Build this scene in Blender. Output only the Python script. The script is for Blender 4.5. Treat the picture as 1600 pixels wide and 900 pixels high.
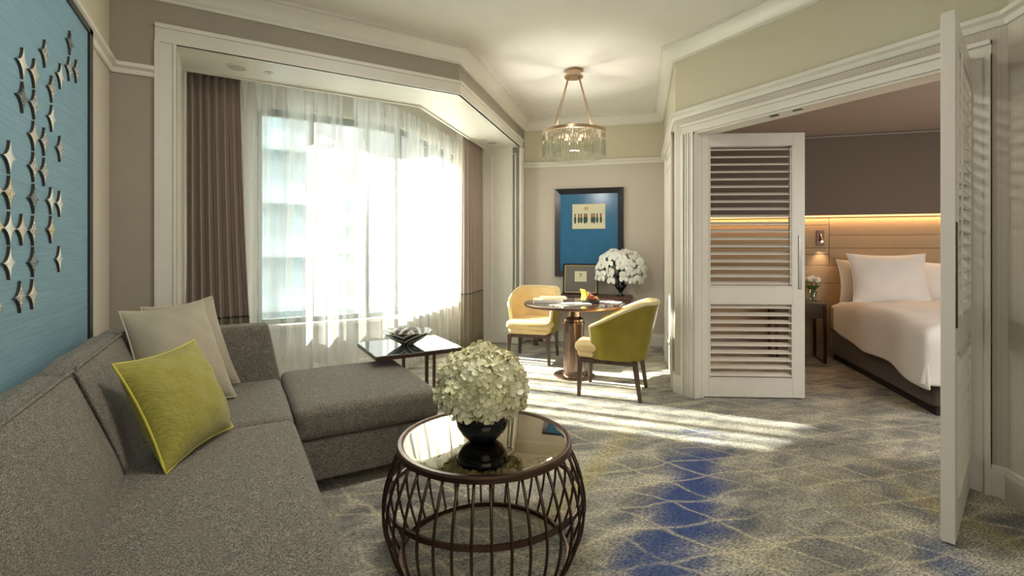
import bpy, bmesh, math, random
from mathutils import Vector, Matrix
random.seed(7)
for o in list(bpy.data.objects): bpy.data.objects.remove(o)
SC = bpy.context.scene
COL = SC.collection
R = math.radians
SQ = math.sqrt(0.5)

# ------------------------------------------------------------------ camera, world, lights
cam = bpy.data.cameras.new('camera'); cam.sensor_width = 36; cam.lens = 749/1600*36
cam.shift_y = -60/1600; cam.clip_start = .02
co = bpy.data.objects.new('camera', cam); COL.objects.link(co)
co.location = (0, 0, 1.28); co.rotation_euler = (R(90), 0, -R(30.1)); SC.camera = co
SC.view_settings.view_transform = 'Standard'; SC.view_settings.look = 'None'
SC.view_settings.gamma = 1; SC.view_settings.use_curve_mapping = False
SC.view_settings.exposure = 0.32

SUN_AZ = Vector((.627, -.779)); SUN_EL = R(31)
WORLD_STRENGTH = 1.05; SUN_STRENGTH = 48
w = bpy.data.worlds.new('world'); SC.world = w; w.use_nodes = True
wn = w.node_tree; wn.nodes.clear()
wo = wn.nodes.new('ShaderNodeOutputWorld'); wb = wn.nodes.new('ShaderNodeBackground')
tc = wn.nodes.new('ShaderNodeTexCoord'); sx = wn.nodes.new('ShaderNodeSeparateXYZ')
cr = wn.nodes.new('ShaderNodeValToRGB')
cr.color_ramp.elements[0].position = 0.42; cr.color_ramp.elements[0].color = (.50, .52, .46, 1)
cr.color_ramp.elements[1].position = 0.62; cr.color_ramp.elements[1].color = (1, .985, .95, 1)
mr = wn.nodes.new('ShaderNodeMapRange'); mr.inputs[1].default_value = -1; mr.inputs[2].default_value = 1
wn.links.new(tc.outputs['Generated'], sx.inputs[0]); wn.links.new(sx.outputs[2], mr.inputs[0])
wn.links.new(mr.outputs[0], cr.inputs[0]); wn.links.new(cr.outputs[0], wb.inputs[0])
m2 = wn.nodes.new('ShaderNodeMapRange'); m2.interpolation_type = 'SMOOTHSTEP'
m2.inputs[1].default_value = .34; m2.inputs[2].default_value = .70; m2.inputs[3].default_value = WORLD_STRENGTH; m2.inputs[4].default_value = WORLD_STRENGTH*5.2
wn.links.new(sx.outputs[2], m2.inputs[0]); wn.links.new(m2.outputs[0], wb.inputs[1]); wn.links.new(wb.outputs[0], wo.inputs[0])

def light(name, kind, loc, power, color=(1, 1, 1), rot=None, to=None, size=None, size_y=None, **kw):
    L = bpy.data.lights.new(name, kind); L.energy = power; L.color = color
    if kind == 'AREA':
        L.size = size or 1
        if size_y: L.shape = 'RECTANGLE'; L.size_y = size_y
    for k, v in kw.items(): setattr(L, k, v)
    o = bpy.data.objects.new(name, L); COL.objects.link(o); o.location = loc
    if to is not None:
        o.rotation_euler = (Vector(to)-Vector(loc)).to_track_quat('-Z', 'Y').to_euler()
    elif rot: o.rotation_euler = rot
    return o
sd = Vector((SUN_AZ.x*math.cos(SUN_EL), SUN_AZ.y*math.cos(SUN_EL), -math.sin(SUN_EL)))
so = light('sun', 'SUN', (-3, 9, 8), SUN_STRENGTH, (1, .94, .84), angle=R(.9))
so.rotation_euler = sd.to_track_quat('-Z', 'Y').to_euler()
def portal(name, c, d, w_, h_):
    o = light(name, 'AREA', c, 1, size=w_, size_y=h_)
    o.rotation_euler = Vector(d).to_track_quat('-Z', 'Z').to_euler(); o.data.cycles.is_portal = True
portal('daylight_portal', (.75, 5.16, 1.6), (0, -1, 0), 2.4, 2.3)
portal('daylight_portal', (2.1, 5.76, 1.6), (SQ, -SQ, 0), 2.2, 2.3)
# soft fill added behind the camera and above the seating, no fixtures there
light('living_room_fill', 'AREA', (.4, -1.6, 2.0), 22, (1, .96, .90), to=(1.4, 3.0, 1.9), size=2.2)
light('living_room_fill', 'AREA', (1.0, 2.0, 3.06), 27, (1, .95, .88), to=(.8, 2.2, 0), size=.7)
light('bed_foot_fill', 'AREA', (4.5, -1.3, 1.7), 34, (1, .97, .92), to=(5.4, 1.5, .5), size=1.0)  # added to brighten the duvet from the foot end; no window is built here
light('bedroom_overhead_fill', 'AREA', (5.4, .6, 2.5), 7, (1, .90, .78), to=(5.6, .9, 0), size=.8)  # added overhead fill for the bedroom, no lamp hangs there

# ------------------------------------------------------------------ material tools
class G:
    def __init__(s, name):
        s.m = bpy.data.materials.new(name); s.m.use_nodes = True
        s.t = s.m.node_tree; s.t.nodes.clear()
        s.out = s.t.nodes.new('ShaderNodeOutputMaterial')
    def n(s, typ, props=None, **ins):
        nd = s.t.nodes.new('ShaderNode'+typ)
        for k, v in (props or {}).items(): setattr(nd, k, v)
        for k, v in ins.items():
            key = int(k[1:]) if k[0] == '_' else k.replace('_', ' ')
            s.set(nd.inputs[key], v)
        return nd
    def set(s, sock, v):
        if isinstance(v, bpy.types.NodeSocket): s.t.links.new(v, sock)
        elif isinstance(v, bpy.types.Node): s.t.links.new(v.outputs[0], sock)
        elif isinstance(v, tuple) and len(v) == 3 and sock.type == 'RGBA': sock.default_value = (*v, 1)
        else: sock.default_value = v
    def math(s, op, a, b=0.0, c=0.0, clamp=False):
        nd = s.n('Math', {'operation': op, 'use_clamp': clamp}, _0=a, _1=b); s.set(nd.inputs[2], c); return nd.outputs[0]
    def mix(s, f, a, b, mode='MIX'):
        nd = s.t.nodes.new('ShaderNodeMix'); nd.data_type = 'RGBA'; nd.blend_type = mode; nd.clamp_factor = True
        s.set(nd.inputs[0], f); s.set(nd.inputs[6], a); s.set(nd.inputs[7], b); return nd.outputs[2]
    def ramp(s, f, *stops):
        nd = s.n('ValToRGB', None, _0=f); e = nd.color_ramp.elements
        while len(e) < len(stops): e.new(.5)
        for i, (p, c) in enumerate(stops):
            e[i].position = p; e[i].color = (*c, 1) if isinstance(c, tuple) else (c, c, c, 1)
        return nd.outputs[0]
    def noise(s, vec, scale, detail=3, rough=.5, dist=0):
        return s.n('TexNoise', None, Vector=vec, Scale=scale, Detail=detail, Roughness=rough, Distortion=dist).outputs[0]
    def obj(s): return s.n('TexCoord').outputs['Object']
    def pos(s): return s.n('NewGeometry').outputs['Position']
    def map(s, vec, scale=(1, 1, 1), rot=(0, 0, 0), loc=(0, 0, 0)):
        return s.n('Mapping', None, Vector=vec, Scale=scale, Rotation=rot, Location=loc).outputs[0]
    def bsdf(s, color, rough=.5, metal=0, bump=None, bstr=.3, bdist=.005, **kw):
        b = s.n('BsdfPrincipled', None, Base_Color=color, Roughness=rough, Metallic=metal)
        for k, v in kw.items(): s.set(b.inputs[k.replace('_', ' ')], v)
        if bump is not None:
            bn = s.n('Bump', None, Height=bump, Strength=bstr, Distance=bdist); s.set(b.inputs['Normal'], bn)
        return b.outputs[0]
    def done(s, sh): s.t.links.new(sh, s.out.inputs[0]); return s.m

def plain(name, c, rough=.5, metal=0, vary=.06, scale=6, bump=0, **kw):
    g = G(name); nz = g.noise(g.obj(), scale, 4)
    c2 = tuple(x*(1-vary*2) for x in c); c3 = tuple(min(1, x*(1+vary)) for x in c)
    col = g.ramp(nz, (.3, c2), (.7, c3))
    return g.done(g.bsdf(col, rough, metal, nz if bump else None, bump, .004, **kw))

M = {}
M['paint'] = plain('cream_trim_paint', (.74, .71, .625), .38, vary=.015)
M['white'] = plain('white_door_paint', (.75, .71, .63), .35, vary=.015)
M['ceiling'] = plain('ceiling_paint', (.78, .75, .685), .8, vary=.015)
M['bronze'] = plain('bronze_metal', (.115, .07, .052), .28, .9, vary=.1)
M['copper'] = plain('polished_bronze', (.27, .185, .145), .22, .95, vary=.05)
M['champagne'] = plain('champagne_metal', (.50, .35, .23), .3, .9, vary=.05)
M['black'] = plain('black_ceramic', (.006, .008, .010), .07, vary=.1)
M['blackwood'] = plain('black_lacquer', (.018, .018, .020), .3, vary=.2)
M['dark'] = plain('dark_plinth', (.02, .018, .016), .6)
M['cream'] = plain('cream_yellow_leather', (.76, .56, .27), .45, vary=.05, scale=9, bump=.1)
M['olive'] = plain('olive_green_leather', (.25, .195, .015), .42, vary=.08, scale=7, bump=.1)
M['piping'] = plain('pale_piping', (.70, .60, .34), .45)
M['steel'] = plain('brushed_steel', (.30, .29, .27), .35, .8)
M['linen'] = plain('white_bed_linen', (.83, .79, .75), .8, vary=.02, bump=.1)
M['mattress'] = plain('mattress_fabric', (.70, .60, .52), .8, vary=.03)
M['petal_white'] = plain('white_petal', (.90, .88, .80), .6, vary=.04, scale=30, Subsurface_Weight=.15)
M['leaf'] = plain('green_leaf', (.08, .19, .03), .5, vary=.2)
M['grille'] = plain('grey_grille', (.45, .43, .36), .6, vary=.1, scale=120)

def wood(name, a, b, rough=.35):
    g = G(name); v = g.map(g.obj(), (1, 1, .12))
    n1 = g.noise(v, 26, 5, .6, .8)
    return g.done(g.bsdf(g.ramp(n1, (.3, a), (.7, b)), rough, 0, n1, .06, .002))
M['walnut'] = wood('dark_walnut', (.050, .028, .020), (.105, .062, .045))
M['console'] = wood('console_walnut', (.075, .035, .024), (.15, .075, .05))

# wallpaper below the chair rail, cream paint above it
g = G('striped_wallpaper'); P = g.pos(); geo = g.n('NewGeometry')
tan = g.n('VectorMath', {'operation': 'CROSS_PRODUCT'}, _0=geo.outputs['True Normal'], _1=(0, 0, 1)).outputs[0]
u = g.n('VectorMath', {'operation': 'DOT_PRODUCT'}, _0=P, _1=tan).outputs['Value']
st = g.math('SINE', g.math('MULTIPLY', u, 300.0))
fib = g.noise(g.n('CombineXYZ', None, _0=u, _1=g.n('SeparateXYZ', None, _0=P).outputs[2]).outputs[0], 60, 2)
c = g.mix(g.math('MULTIPLY_ADD', st, .5, .5), (.58, .525, .445), (.635, .575, .49))
c = g.mix(g.math('MULTIPLY', fib, .25), c, (.42, .37, .31))
z = g.n('SeparateXYZ', None, _0=P).outputs[2]
c = g.mix(g.math('GREATER_THAN', z, 2.47), c, (.60, .555, .41))
M['wall'] = g.done(g.bsdf(c, .7))

M['taupe'] = plain('taupe_bay_wall_shaded', (.37, .33, .265), .7, vary=.02)  # wallpaper taupe with the bay wall's shade put into the colour
g = G('bedroom_wallcovering'); n1 = g.noise(g.map(g.pos(), (1, 1, 6)), 30, 3)
M['bedwall'] = g.done(g.bsdf(g.ramp(n1, (.3, (.15, .115, .09)), (.7, (.18, .14, .11))), .7))
M['bedceil'] = plain('bedroom_ceiling_paint', (.50, .43, .37), .8, vary=.01)

# woven carpet: grey beige yarn, pale net lines, blue and ochre patches
g = G('patterned_carpet'); P = g.pos()
rot = g.map(P, (1, 1, 1), (0, 0, R(8)))
fine = g.noise(g.map(rot, (50, 160, 1)), 1.0, 4, .75)
fine2 = g.noise(g.map(rot, (120, 260, 1)), 1.0, 2, .6)
mid = g.noise(g.map(rot, (2.2, 5.0, 1)), 1.0, 5, .62, .4)
big = g.noise(P, 1.15, 3, .5)
warm = g.noise(g.map(P, (1, 1, 1), loc=(5, 3, 0)), 1.5, 4, .55)
base = g.ramp(mid, (.34, (.125, .13, .128)), (.50, (.285, .268, .220)), (.66, (.51, .475, .375)))
base = g.mix(g.ramp(warm, (.54, 0.0), (.70, .35)), base, (.34, .29, .15))
def band(cx, cy, ang, rx, ry):
    v = g.map(P, (1, 1, 1), loc=(-cx, -cy, 0)); v = g.map(v, (1/rx, 1/ry, 1), (0, 0, -ang))
    # Mapping scales before it rotates, so turn first through a second node
    v0 = g.map(P, loc=(-cx, -cy, 0)); v1 = g.map(v0, rot=(0, 0, -ang)); v2 = g.map(v1, (1/rx, 1/ry, 0))
    L = g.n('VectorMath', {'operation': 'LENGTH'}, _0=v2).outputs['Value']
    L = g.math('ADD', L, g.math('MULTIPLY', g.math('SUBTRACT', mid, .5), 1.6))
    L = g.math('ADD', L, g.math('MULTIPLY', g.math('SUBTRACT', fine, .5), 1.1))
    return g.ramp(L, (.30, 1.0), (1.15, 0.0))
for (cx, cy, an, rx, ry, col, k) in [
        (2.10, 1.72, R(33), 1.05, .23, (.012, .045, .20), .97), (1.50, 1.36, R(25), .6, .26, (.02, .06, .19), .85),
        (2.45, .72, R(35), .40, .15, (.03, .08, .22), .75), (2.75, 5.0, R(-20), .5, .25, (.04, .09, .27), .8),
        (1.9, 4.3, R(30), .6, .2, (.06, .11, .26), .6), (3.05, 1.25, R(60), .5, .12, (.06, .09, .17), .45),
        (1.85, 2.2, R(30), 1.0, .10, (.42, .35, .12), .55), (3.0, .95, R(70), .45, .12, (.42, .34, .13), .55),
        (1.3, 3.2, R(40), .5, .15, (.10, .13, .2), .5)]:
    base = g.mix(g.math('MULTIPLY', band(cx, cy, an, rx, ry), k), base, col)
dn = g.n('TexNoise', None, Vector=P, Scale=2.2, Detail=3).outputs['Color']
dv = g.n('VectorMath', {'operation': 'SUBTRACT'}, _0=dn, _1=(.5, .5, .5)).outputs[0]
dv = g.n('VectorMath', {'operation': 'SCALE'}, _0=dv, Scale=.22).outputs[0]
PD = g.n('VectorMath', {'operation': 'ADD'}, _0=P, _1=dv).outputs[0]
sp = g.n('SeparateXYZ', None, _0=PD)
def lines(ax, pitch):
    nx, ny = math.cos(ax), -math.sin(ax)        # normal of a line family running along azimuth ax
    d = g.math('ADD', g.math('MULTIPLY', sp.outputs[0], nx*math.pi/pitch), g.math('MULTIPLY', sp.outputs[1], ny*math.pi/pitch))
    return g.math('ABSOLUTE', g.math('SINE', d))
net = g.math('MINIMUM', lines(R(108), .20), lines(R(163), .21))
net = g.math('ADD', net, g.math('MULTIPLY', g.math('SUBTRACT', fine, .5), .30))
netm = g.ramp(net, (.03, 1.0), (.21, 0.0))
fade = g.ramp(g.noise(P, 1.7, 3, .6), (.36, .25), (.52, 1.0))
netm = g.math('MULTIPLY', g.math('MULTIPLY', netm, fade), .55)
base = g.mix(netm, base, (.68, .60, .38))
yarn = g.ramp(fine, (.38, .24), (.60, 1.65))
base = g.mix(1.0, base, yarn, 'MULTIPLY')
base = g.mix(1.0, base, g.ramp(fine2, (.3, .75), (.7, 1.3)), 'MULTIPLY')
M['carpet'] = g.done(g.bsdf(base, .95, 0, fine, .5, .006, Sheen_Weight=.15))

# charcoal tweed upholstery
g = G('charcoal_tweed'); O = g.obj()
a = g.noise(g.map(O, (640, 130, 640)), 1, 2, .6); b = g.noise(g.map(O, (130, 640, 640), loc=(3, 1, 2)), 1, 2, .6)
t = g.math('MULTIPLY', g.math('ADD', a, b), .5)
t2 = g.noise(O, 30, 4, .6)
c = g.ramp(t, (.41, (.032, .027, .021)), (.5, (.135, .120, .094)), (.59, (.47, .43, .34)))
c = g.mix(g.ramp(t2, (.3, .35), (.7, .0)), c, (.06, .05, .045))
M['tweed'] = g.done(g.bsdf(c, .9, 0, t, .5, .003, Sheen_Weight=.1))

def cloth(name, a, b, sc=(300, 60, 300)):
    g = G(name); O = g.obj(); n1 = g.noise(g.map(O, sc), 1, 2, .6); n2 = g.noise(O, 7, 3)
    c = g.ramp(n1, (.3, a), (.7, b)); c = g.mix(g.math('MULTIPLY', n2, .3), c, a)
    return g.done(g.bsdf(c, .75, 0, n1, .4, .003, Sheen_Weight=.2))
M['beige'] = cloth('beige_cushion_cloth', (.34, .30, .215), (.42, .375, .275), (200, 200, 200))
M['lime'] = cloth('lime_ribbed_cloth', (.22, .20, .022), (.40, .365, .06), (25, 420, 70))
M['limepipe'] = plain('lime_piping', (.56, .50, .06), .6)
M['beigepipe'] = plain('beige_piping', (.50, .44, .30), .6)

# drape with a band across near the hem (world height of the woven band)
g = G('taupe_drape'); z = g.n('SeparateXYZ', None, _0=g.pos()).outputs[2]
c = g.mix(g.math('GREATER_THAN', z, .725), (.215, .175, .115), (.285, .215, .175))
c = g.mix(g.math('MULTIPLY', g.math('GREATER_THAN', z, .71), g.math('LESS_THAN', z, .728)), c, (.03, .035, .03))
M['drape'] = g.done(g.bsdf(c, .55, Sheen_Weight=.3))

# sheer voile: thread cover grows as the cloth turns edge on
g = G('white_voile'); lw = g.n('LayerWeight', None, Blend=.5)
cosv = g.math('MAXIMUM', g.math('SUBTRACT', 1.0, lw.outputs['Facing']), .06)
nv = g.noise(g.map(g.pos(), (11, 11, .25)), 1, 1.5, .5)
T0 = g.ramp(nv, (.40, .28), (.60, .84))
ua = g.n('Attribute', {'attribute_name': 'along'}).outputs['Fac']; zz = g.n('SeparateXYZ', None, _0=g.pos()).outputs[2]
tri = g.math('ABSOLUTE', g.math('SUBTRACT', g.math('FRACT', g.math('DIVIDE', ua, .115)), .5))
hgt = g.math('DIVIDE', g.math('SUBTRACT', zz, 2.44), .26)        # pinch pleats: doubled cloth tapering down
pl = g.math('LESS_THAN', tri, g.math('MULTIPLY', hgt, .20))
T0 = g.math('MULTIPLY', T0, g.math('MULTIPLY_ADD', pl, -.5, 1.0))
T = g.math('POWER', T0, g.math('DIVIDE', 1.0, cosv))
dif = g.n('BsdfDiffuse', None, Color=(.78, .79, .77)); tr = g.n('BsdfTranslucent', None, Color=(.68, .70, .69))
m1 = g.n('MixShader', None, _0=.6, _1=dif, _2=tr)
m2 = g.n('MixShader', None, _0=T, _1=m1, _2=g.n('BsdfTransparent', None, Color=(1, 1, 1)))
M['voile'] = g.done(m2.outputs[0])

g = G('window_glass'); fr = g.n('Fresnel', None, IOR=1.45)
M['glass'] = g.done(g.n('MixShader', None, _0=g.math('MULTIPLY', fr, .6), _1=g.n('BsdfTransparent', None, Color=(.93, .96, .95)), _2=g.n('BsdfGlossy', None, Roughness=.02)).outputs[0])
g = G('crystal_glass'); M['crystal'] = g.done(g.n('MixShader', None, _0=.40, _1=g.n('BsdfTransparent', None, Color=(.95, .96, .93)),
        _2=g.bsdf((.95, .95, .9), .04, 0, Transmission_Weight=1.0, IOR=1.5)).outputs[0])
M['mirror'] = plain('bronze_mirror', (.47, .42, .33), .015, 1, vary=0)
M['clearglass'] = G('clear_glass'); g = M['clearglass']
M['clearglass'] = g.done(g.n('MixShader', None, _0=.25, _1=g.n('BsdfTransparent', None, Color=(.9, .95, .92)), _2=g.n('BsdfGlossy', None, Roughness=.03)).outputs[0])

g = G('blue_grasscloth'); O = g.obj()
n1 = g.noise(g.map(O, (8, 4, 160)), 1, 3); n2 = g.noise(O, 3, 3)
c = g.ramp(n1, (.3, (.155, .285, .345)), (.7, (.20, .35, .415)))
M['bluepanel'] = g.done(g.bsdf(c, .7, 0, n1, .3, .003))
def emis(name, c, s):
    g = G(name); return g.done(g.n('Emission', None, Color=c, Strength=s).outputs[0])
M['bulb'] = emis('warm_bulb', (1, .78, .52), 4)
M['strip'] = emis('warm_led_strip', (1, .50, .18), 2.2)

# ------------------------------------------------------------------ mesh tools
def box(bm, x0, x1, y0, y1, z0, z1):
    r = bmesh.ops.create_cube(bm, size=1)
    for v in r['verts']:
        v.co = Vector(((x0+x1)/2+v.co.x*(x1-x0), (y0+y1)/2+v.co.y*(y1-y0), (z0+z1)/2+v.co.z*(z1-z0)))
    return r['verts']
def bev(bm, wd, seg=2):
    bmesh.ops.bevel(bm, geom=[e for e in bm.edges if len(e.link_faces) == 2 and e.calc_face_angle(0) > .5], offset=wd, segments=seg, profile=.7, affect='EDGES', clamp_overlap=True)
def lathe(bm, prof, n=48, cx=0, cy=0):
    rings = []
    for r, z in prof:
        if r < 1e-5: rings.append([bm.verts.new((cx, cy, z))])
        else: rings.append([bm.verts.new((cx+r*math.cos(2*math.pi*i/n), cy+r*math.sin(2*math.pi*i/n), z)) for i in range(n)])
    for a, b in zip(rings, rings[1:]):
        for i in range(n):
            j = (i+1) % n
            if len(a) == 1 and len(b) == 1: continue
            if len(a) == 1: f = (a[0], b[j], b[i])
            elif len(b) == 1: f = (a[i], a[j], b[0])
            else: f = (a[i], a[j], b[j], b[i])
            bm.faces.new(f)
def tube(bm, pts, r, n=8, closed=False, rs=None):
    pts = [Vector(p) for p in pts]; N = len(pts); rings = []; up = None
    for i, p in enumerate(pts):
        if closed: d = pts[(i+1) % N]-pts[i-1]
        else: d = pts[min(i+1, N-1)]-pts[max(i-1, 0)]
        d.normalize()
        if up is None: up = Vector((0, 0, 1)) if abs(d.z) < .9 else Vector((1, 0, 0))
        a = d.cross(up).normalized(); b = a.cross(d).normalized(); up = b
        rr = rs[i] if rs else r
        rings.append([bm.verts.new(p+a*rr*math.cos(2*math.pi*k/n)+b*rr*math.sin(2*math.pi*k/n)) for k in range(n)])
    for i in range(N if closed else N-1):
        A, B = rings[i], rings[(i+1) % N]
        for k in range(n): bm.faces.new((A[k], A[(k+1) % n], B[(k+1) % n], B[k]))
    if not closed:
        bm.faces.new(rings[0]); bm.faces.new(rings[-1])
def prism(bm, poly, z0, z1):
    a = [bm.verts.new((x, y, z0)) for x, y in poly]; b = [bm.verts.new((x, y, z1)) for x, y in poly]
    bm.faces.new(a); bm.faces.new(b); n = len(poly)
    for i in range(n): bm.faces.new((a[i], a[(i+1) % n], b[(i+1) % n], b[i]))
def miter(path, closed):
    P = [Vector(p) for p in path]; N = len(P); out = []
    for i in range(N):
        ns = []
        if closed or i > 0: d = (P[i]-P[i-1]).normalized(); ns.append(Vector((-d.y, d.x)))
        if closed or i < N-1: d = (P[(i+1) % N]-P[i]).normalized(); ns.append(Vector((-d.y, d.x)))
        if len(ns) == 2:
            s = ns[0]+ns[1]; out.append(s/(1+ns[0].dot(ns[1])))
        else: out.append(ns[0])
    return out
def sweep(bm, path, prof, closed=False):
    """closed profile of (offset to the left of travel, z) swept along a 2-D path"""
    ms = miter(path, closed); rings = []
    for p, m in zip(path, ms):
        rings.append([bm.verts.new((p[0]+m.x*o, p[1]+m.y*o, z)) for o, z in prof])
    n = len(prof); N = len(path)
    for i in range(N if closed else N-1):
        A, B = rings[i], rings[(i+1) % N]
        for k in range(n): bm.faces.new((A[k], A[(k+1) % n], B[(k+1) % n], B[k]))
    if not closed: bm.faces.new(rings[0]); bm.faces.new(rings[-1])
def softbox(bm, x0, x1, y0, y1, z0, z1, r=.03, bulge=(0, 0, .02), n=14, wob=0, seed=0):
    c = Vector(((x0+x1)/2, (y0+y1)/2, (z0+z1)/2)); h = Vector(((x1-x0)/2, (y1-y0)/2, (z1-z0)/2))
    rnd = random.Random(seed); ph = [rnd.uniform(0, 6) for _ in range(6)]
    b2 = bmesh.new(); bmesh.ops.create_cube(b2, size=2)
    bmesh.ops.subdivide_edges(b2, edges=b2.edges[:], cuts=n, use_grid_fill=True)
    vm = {}
    for v in b2.verts:
        # denser rows near the edges so the rounding is smooth
        q = Vector([math.copysign(1-(1-abs(t))**1.6, t) for t in v.co])
        p = Vector((q.x*h.x, q.y*h.y, q.z*h.z))
        inn = Vector([max(-h[k]+r, min(h[k]-r, p[k])) for k in range(3)])
        d = p-inn
        if d.length > 1e-9: p = inn+d.normalized()*r
        f = [(1-(p[k]/h[k])**2) for k in range(3)]
        p.x += math.copysign(bulge[0]*max(0, f[1])*max(0, f[2])*abs(q.x)**3, q.x)
        p.y += math.copysign(bulge[1]*max(0, f[0])*max(0, f[2])*abs(q.y)**3, q.y)
        p.z += math.copysign(bulge[2]*max(0, f[0])**.6*max(0, f[1])**.6*abs(q.z)**3, q.z)
        if wob: p += Vector((math.sin(p.y*13+ph[0])*math.sin(p.z*17+ph[1]), math.sin(p.x*12+ph[2]), math.sin(p.x*15+ph[3])*math.sin(p.y*11+ph[4])))*wob
        vm[v] = bm.verts.new(c+p)
    for f in b2.faces: bm.faces.new([vm[v] for v in f.verts])
    b2.free()
    return list(vm.values())

def tag(o, label=None, cat=None, group=None, kind=None):
    if label: o['label'] = label
    if cat: o['category'] = cat
    if group: o['group'] = group
    if kind: o['kind'] = kind
    return o
def obj(name, bm, mat, parent=None, smooth=False, loc=None, sub=0):
    bmesh.ops.recalc_face_normals(bm, faces=bm.faces)
    me = bpy.data.meshes.new(name); bm.to_mesh(me); bm.free()
    me.materials.append(M[mat] if isinstance(mat, str) else mat)
    if smooth:
        me.polygons.foreach_set('use_smooth', [True]*len(me.polygons))
        if smooth != 'all':
            try: me.set_sharp_from_angle(angle=R(40))
            except Exception: pass
    o = bpy.data.objects.new(name, me); COL.objects.link(o)
    if parent is not None: o.parent = parent
    if loc: o.location = loc
    if sub:
        m = o.modifiers.new('sub', 'SUBSURF'); m.levels = sub; m.render_levels = sub
    return o
def thing(name, label, cat, loc=(0, 0, 0), rotz=0, group=None):
    o = bpy.data.objects.new(name, None); COL.objects.link(o); o.empty_display_size = .1
    o.location = loc; o.rotation_euler = (0, 0, rotz)
    return tag(o, label, cat, group)
def dup(o, loc=None, rotz=None, parent=None, label=None):
    c = o.copy(); COL.objects.link(c)
    if parent is not None: c.parent = parent
    if loc is not None: c.location = loc
    if rotz is not None: c.rotation_euler = (0, 0, rotz)
    if label: c['label'] = label
    for ch in list(o.children): dup(ch, parent=c)
    return c
def NB(): return bmesh.new()
def struct(name, bm, mat, parent=None, **kw):
    o = obj(name, bm, mat, parent, **kw)
    if parent is None: o['kind'] = 'structure'
    return o

# ------------------------------------------------------------------ the room
CZ = 3.10; RZ = 2.45
R0, R1, R2, R3 = (2.63, -2.2), (2.63, .05), (3.43, .85), (3.43, 2.99)
R4, R5, R6, R7, R8 = (4.915, 4.475), (3.5765, 5.8135), (1.763, 4.0), (-.70, 4.0), (-.70, -2.2)
BD = 5.05      # window wall of the bay (y), and y-x = 3.55 on the slanting side
bm = NB(); box(bm, -1.2, 9, -2.8, 7.4, -.12, 0); struct('floor', bm, 'carpet')
bm = NB(); prism(bm, [(-1, -2.5), (2.78, -2.5), (2.78, 0), (3.58, .8), (3.58, 3.05), (5.1, 4.45), (5.1, 5), (3.4, 6.7), (2.2, 6.7), (-1, 5.4)], CZ, CZ+.12); struct('ceiling', bm, 'ceiling')

def wall(name, segs, mat='wall'):
    bm = NB()
    for p0, p1, z0, z1, th in segs:       # th: thickness to the right of travel
        d = (Vector(p1)-Vector(p0)).normalized(); n = Vector((d.y, -d.x))*th
        prism(bm, [p0, p1, (p1[0]+n.x, p1[1]+n.y), (p0[0]+n.x, p0[1]+n.y)], z0, z1)
    return struct(name, bm, mat)
OY0, OY1, OZ = 1.01, 2.785, 2.29
wall('wall_back', [((-.85, -2.2), (2.78, -2.2), 0, CZ, .15)])
wall('wall_right_front', [(R0, (2.63, .05), 0, CZ, .15), (R1, R2, 0, CZ, .15)])
wall('wall_right', [(R2, (3.43, OY0), 0, CZ, .15), ((3.43, OY0), (3.43, OY1), OZ, CZ, .15), ((3.43, OY1), R3, 0, CZ, .15)])
wall('wall_alcove', [(R3, R4, 0, CZ, .10)])
wall('wall_far', [(R4, (3.40, 5.99), 0, CZ, .15)])
wall('wall_left', [((-.70, 4.0), (-.70, -2.2), 0, CZ, .15)])
# bay: pier, nib and headers, pocket, window wall
JX = -.345; JD = (3.374, 5.611)
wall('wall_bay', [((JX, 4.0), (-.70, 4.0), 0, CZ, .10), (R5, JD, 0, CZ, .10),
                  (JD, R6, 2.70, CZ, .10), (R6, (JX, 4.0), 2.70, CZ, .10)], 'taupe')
bm = NB(); box(bm, JX-.12, JX, 4.09, BD+.14, 0, CZ)
jb = Vector((2.717, 6.268)); q = [Vector(JD), jb+Vector((-SQ, SQ))*.12]
prism(bm, [(JD[0], JD[1]), (JD[0]+.08, JD[1]+.08), (jb.x-.085+.08, jb.y+.085+.08), (jb.x-.085, jb.y+.085)], 0, CZ)
struct('wall_bay_end', bm, 'paint')
bm = NB()
i0, i1, i2 = (JX, 4.03), (1.7506, 4.03), (3.345, 5.62)
prism(bm, [(JX, 3.999), (1.7634, 3.999), (3.3747, 5.6103), (3.038, 5.947), (1.565, 4.475), (JX, 4.475)], 2.68, 2.74)
struct('trim_1', bm, 'paint')    # bay soffit
bm = NB(); sweep(bm, [(3.038, 5.947), (1.565, 4.475), (JX, 4.475)], [(0, 2.665), (-.022, 2.665), (-.022, 2.80), (0, 2.80)]); struct('trim_2', bm, 'paint')
# curtain pocket lid is the room's ceiling; path of the bay's outer wall, left end to right end
arc = []
c0 = Vector((1.25, BD)); 
for i in range(0, 9):
    t = i/8; A, B, C = Vector((1.15, BD)), Vector((1.5, BD)), Vector((1.5+.25, BD+.25))
    arc.append(tuple(A*(1-t)**2+B*2*t*(1-t)+C*t*t))
BAY = [(JX-.02, BD)]+arc+[(2.74, 6.29)]
BAYR = BAY[::-1]            # travelling right to left keeps the room on the left
SZ, HZ = .573, 2.62
bm = NB(); sweep(bm, BAYR, [(0, 0), (-.13, 0), (-.13, SZ-.03), (0, SZ-.03)]); sweep(bm, BAYR, [(0, HZ), (-.13, HZ), (-.13, CZ), (0, CZ)])
struct('wall_window', bm, 'paint')
bm = NB(); sweep(bm, BAYR, [(.10, SZ-.03), (-.13, SZ-.03), (-.13, SZ), (.10, SZ)]); struct('trim_3', bm, 'paint')
bm = NB(); box(bm, JX-.02, .186, BD, BD+.13, SZ, HZ); struct('wall_window_pier', bm, 'paint')
wf = plain('window_frame_metal', (.20, .235, .215), .45, .2); M['wframe'] = wf
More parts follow.
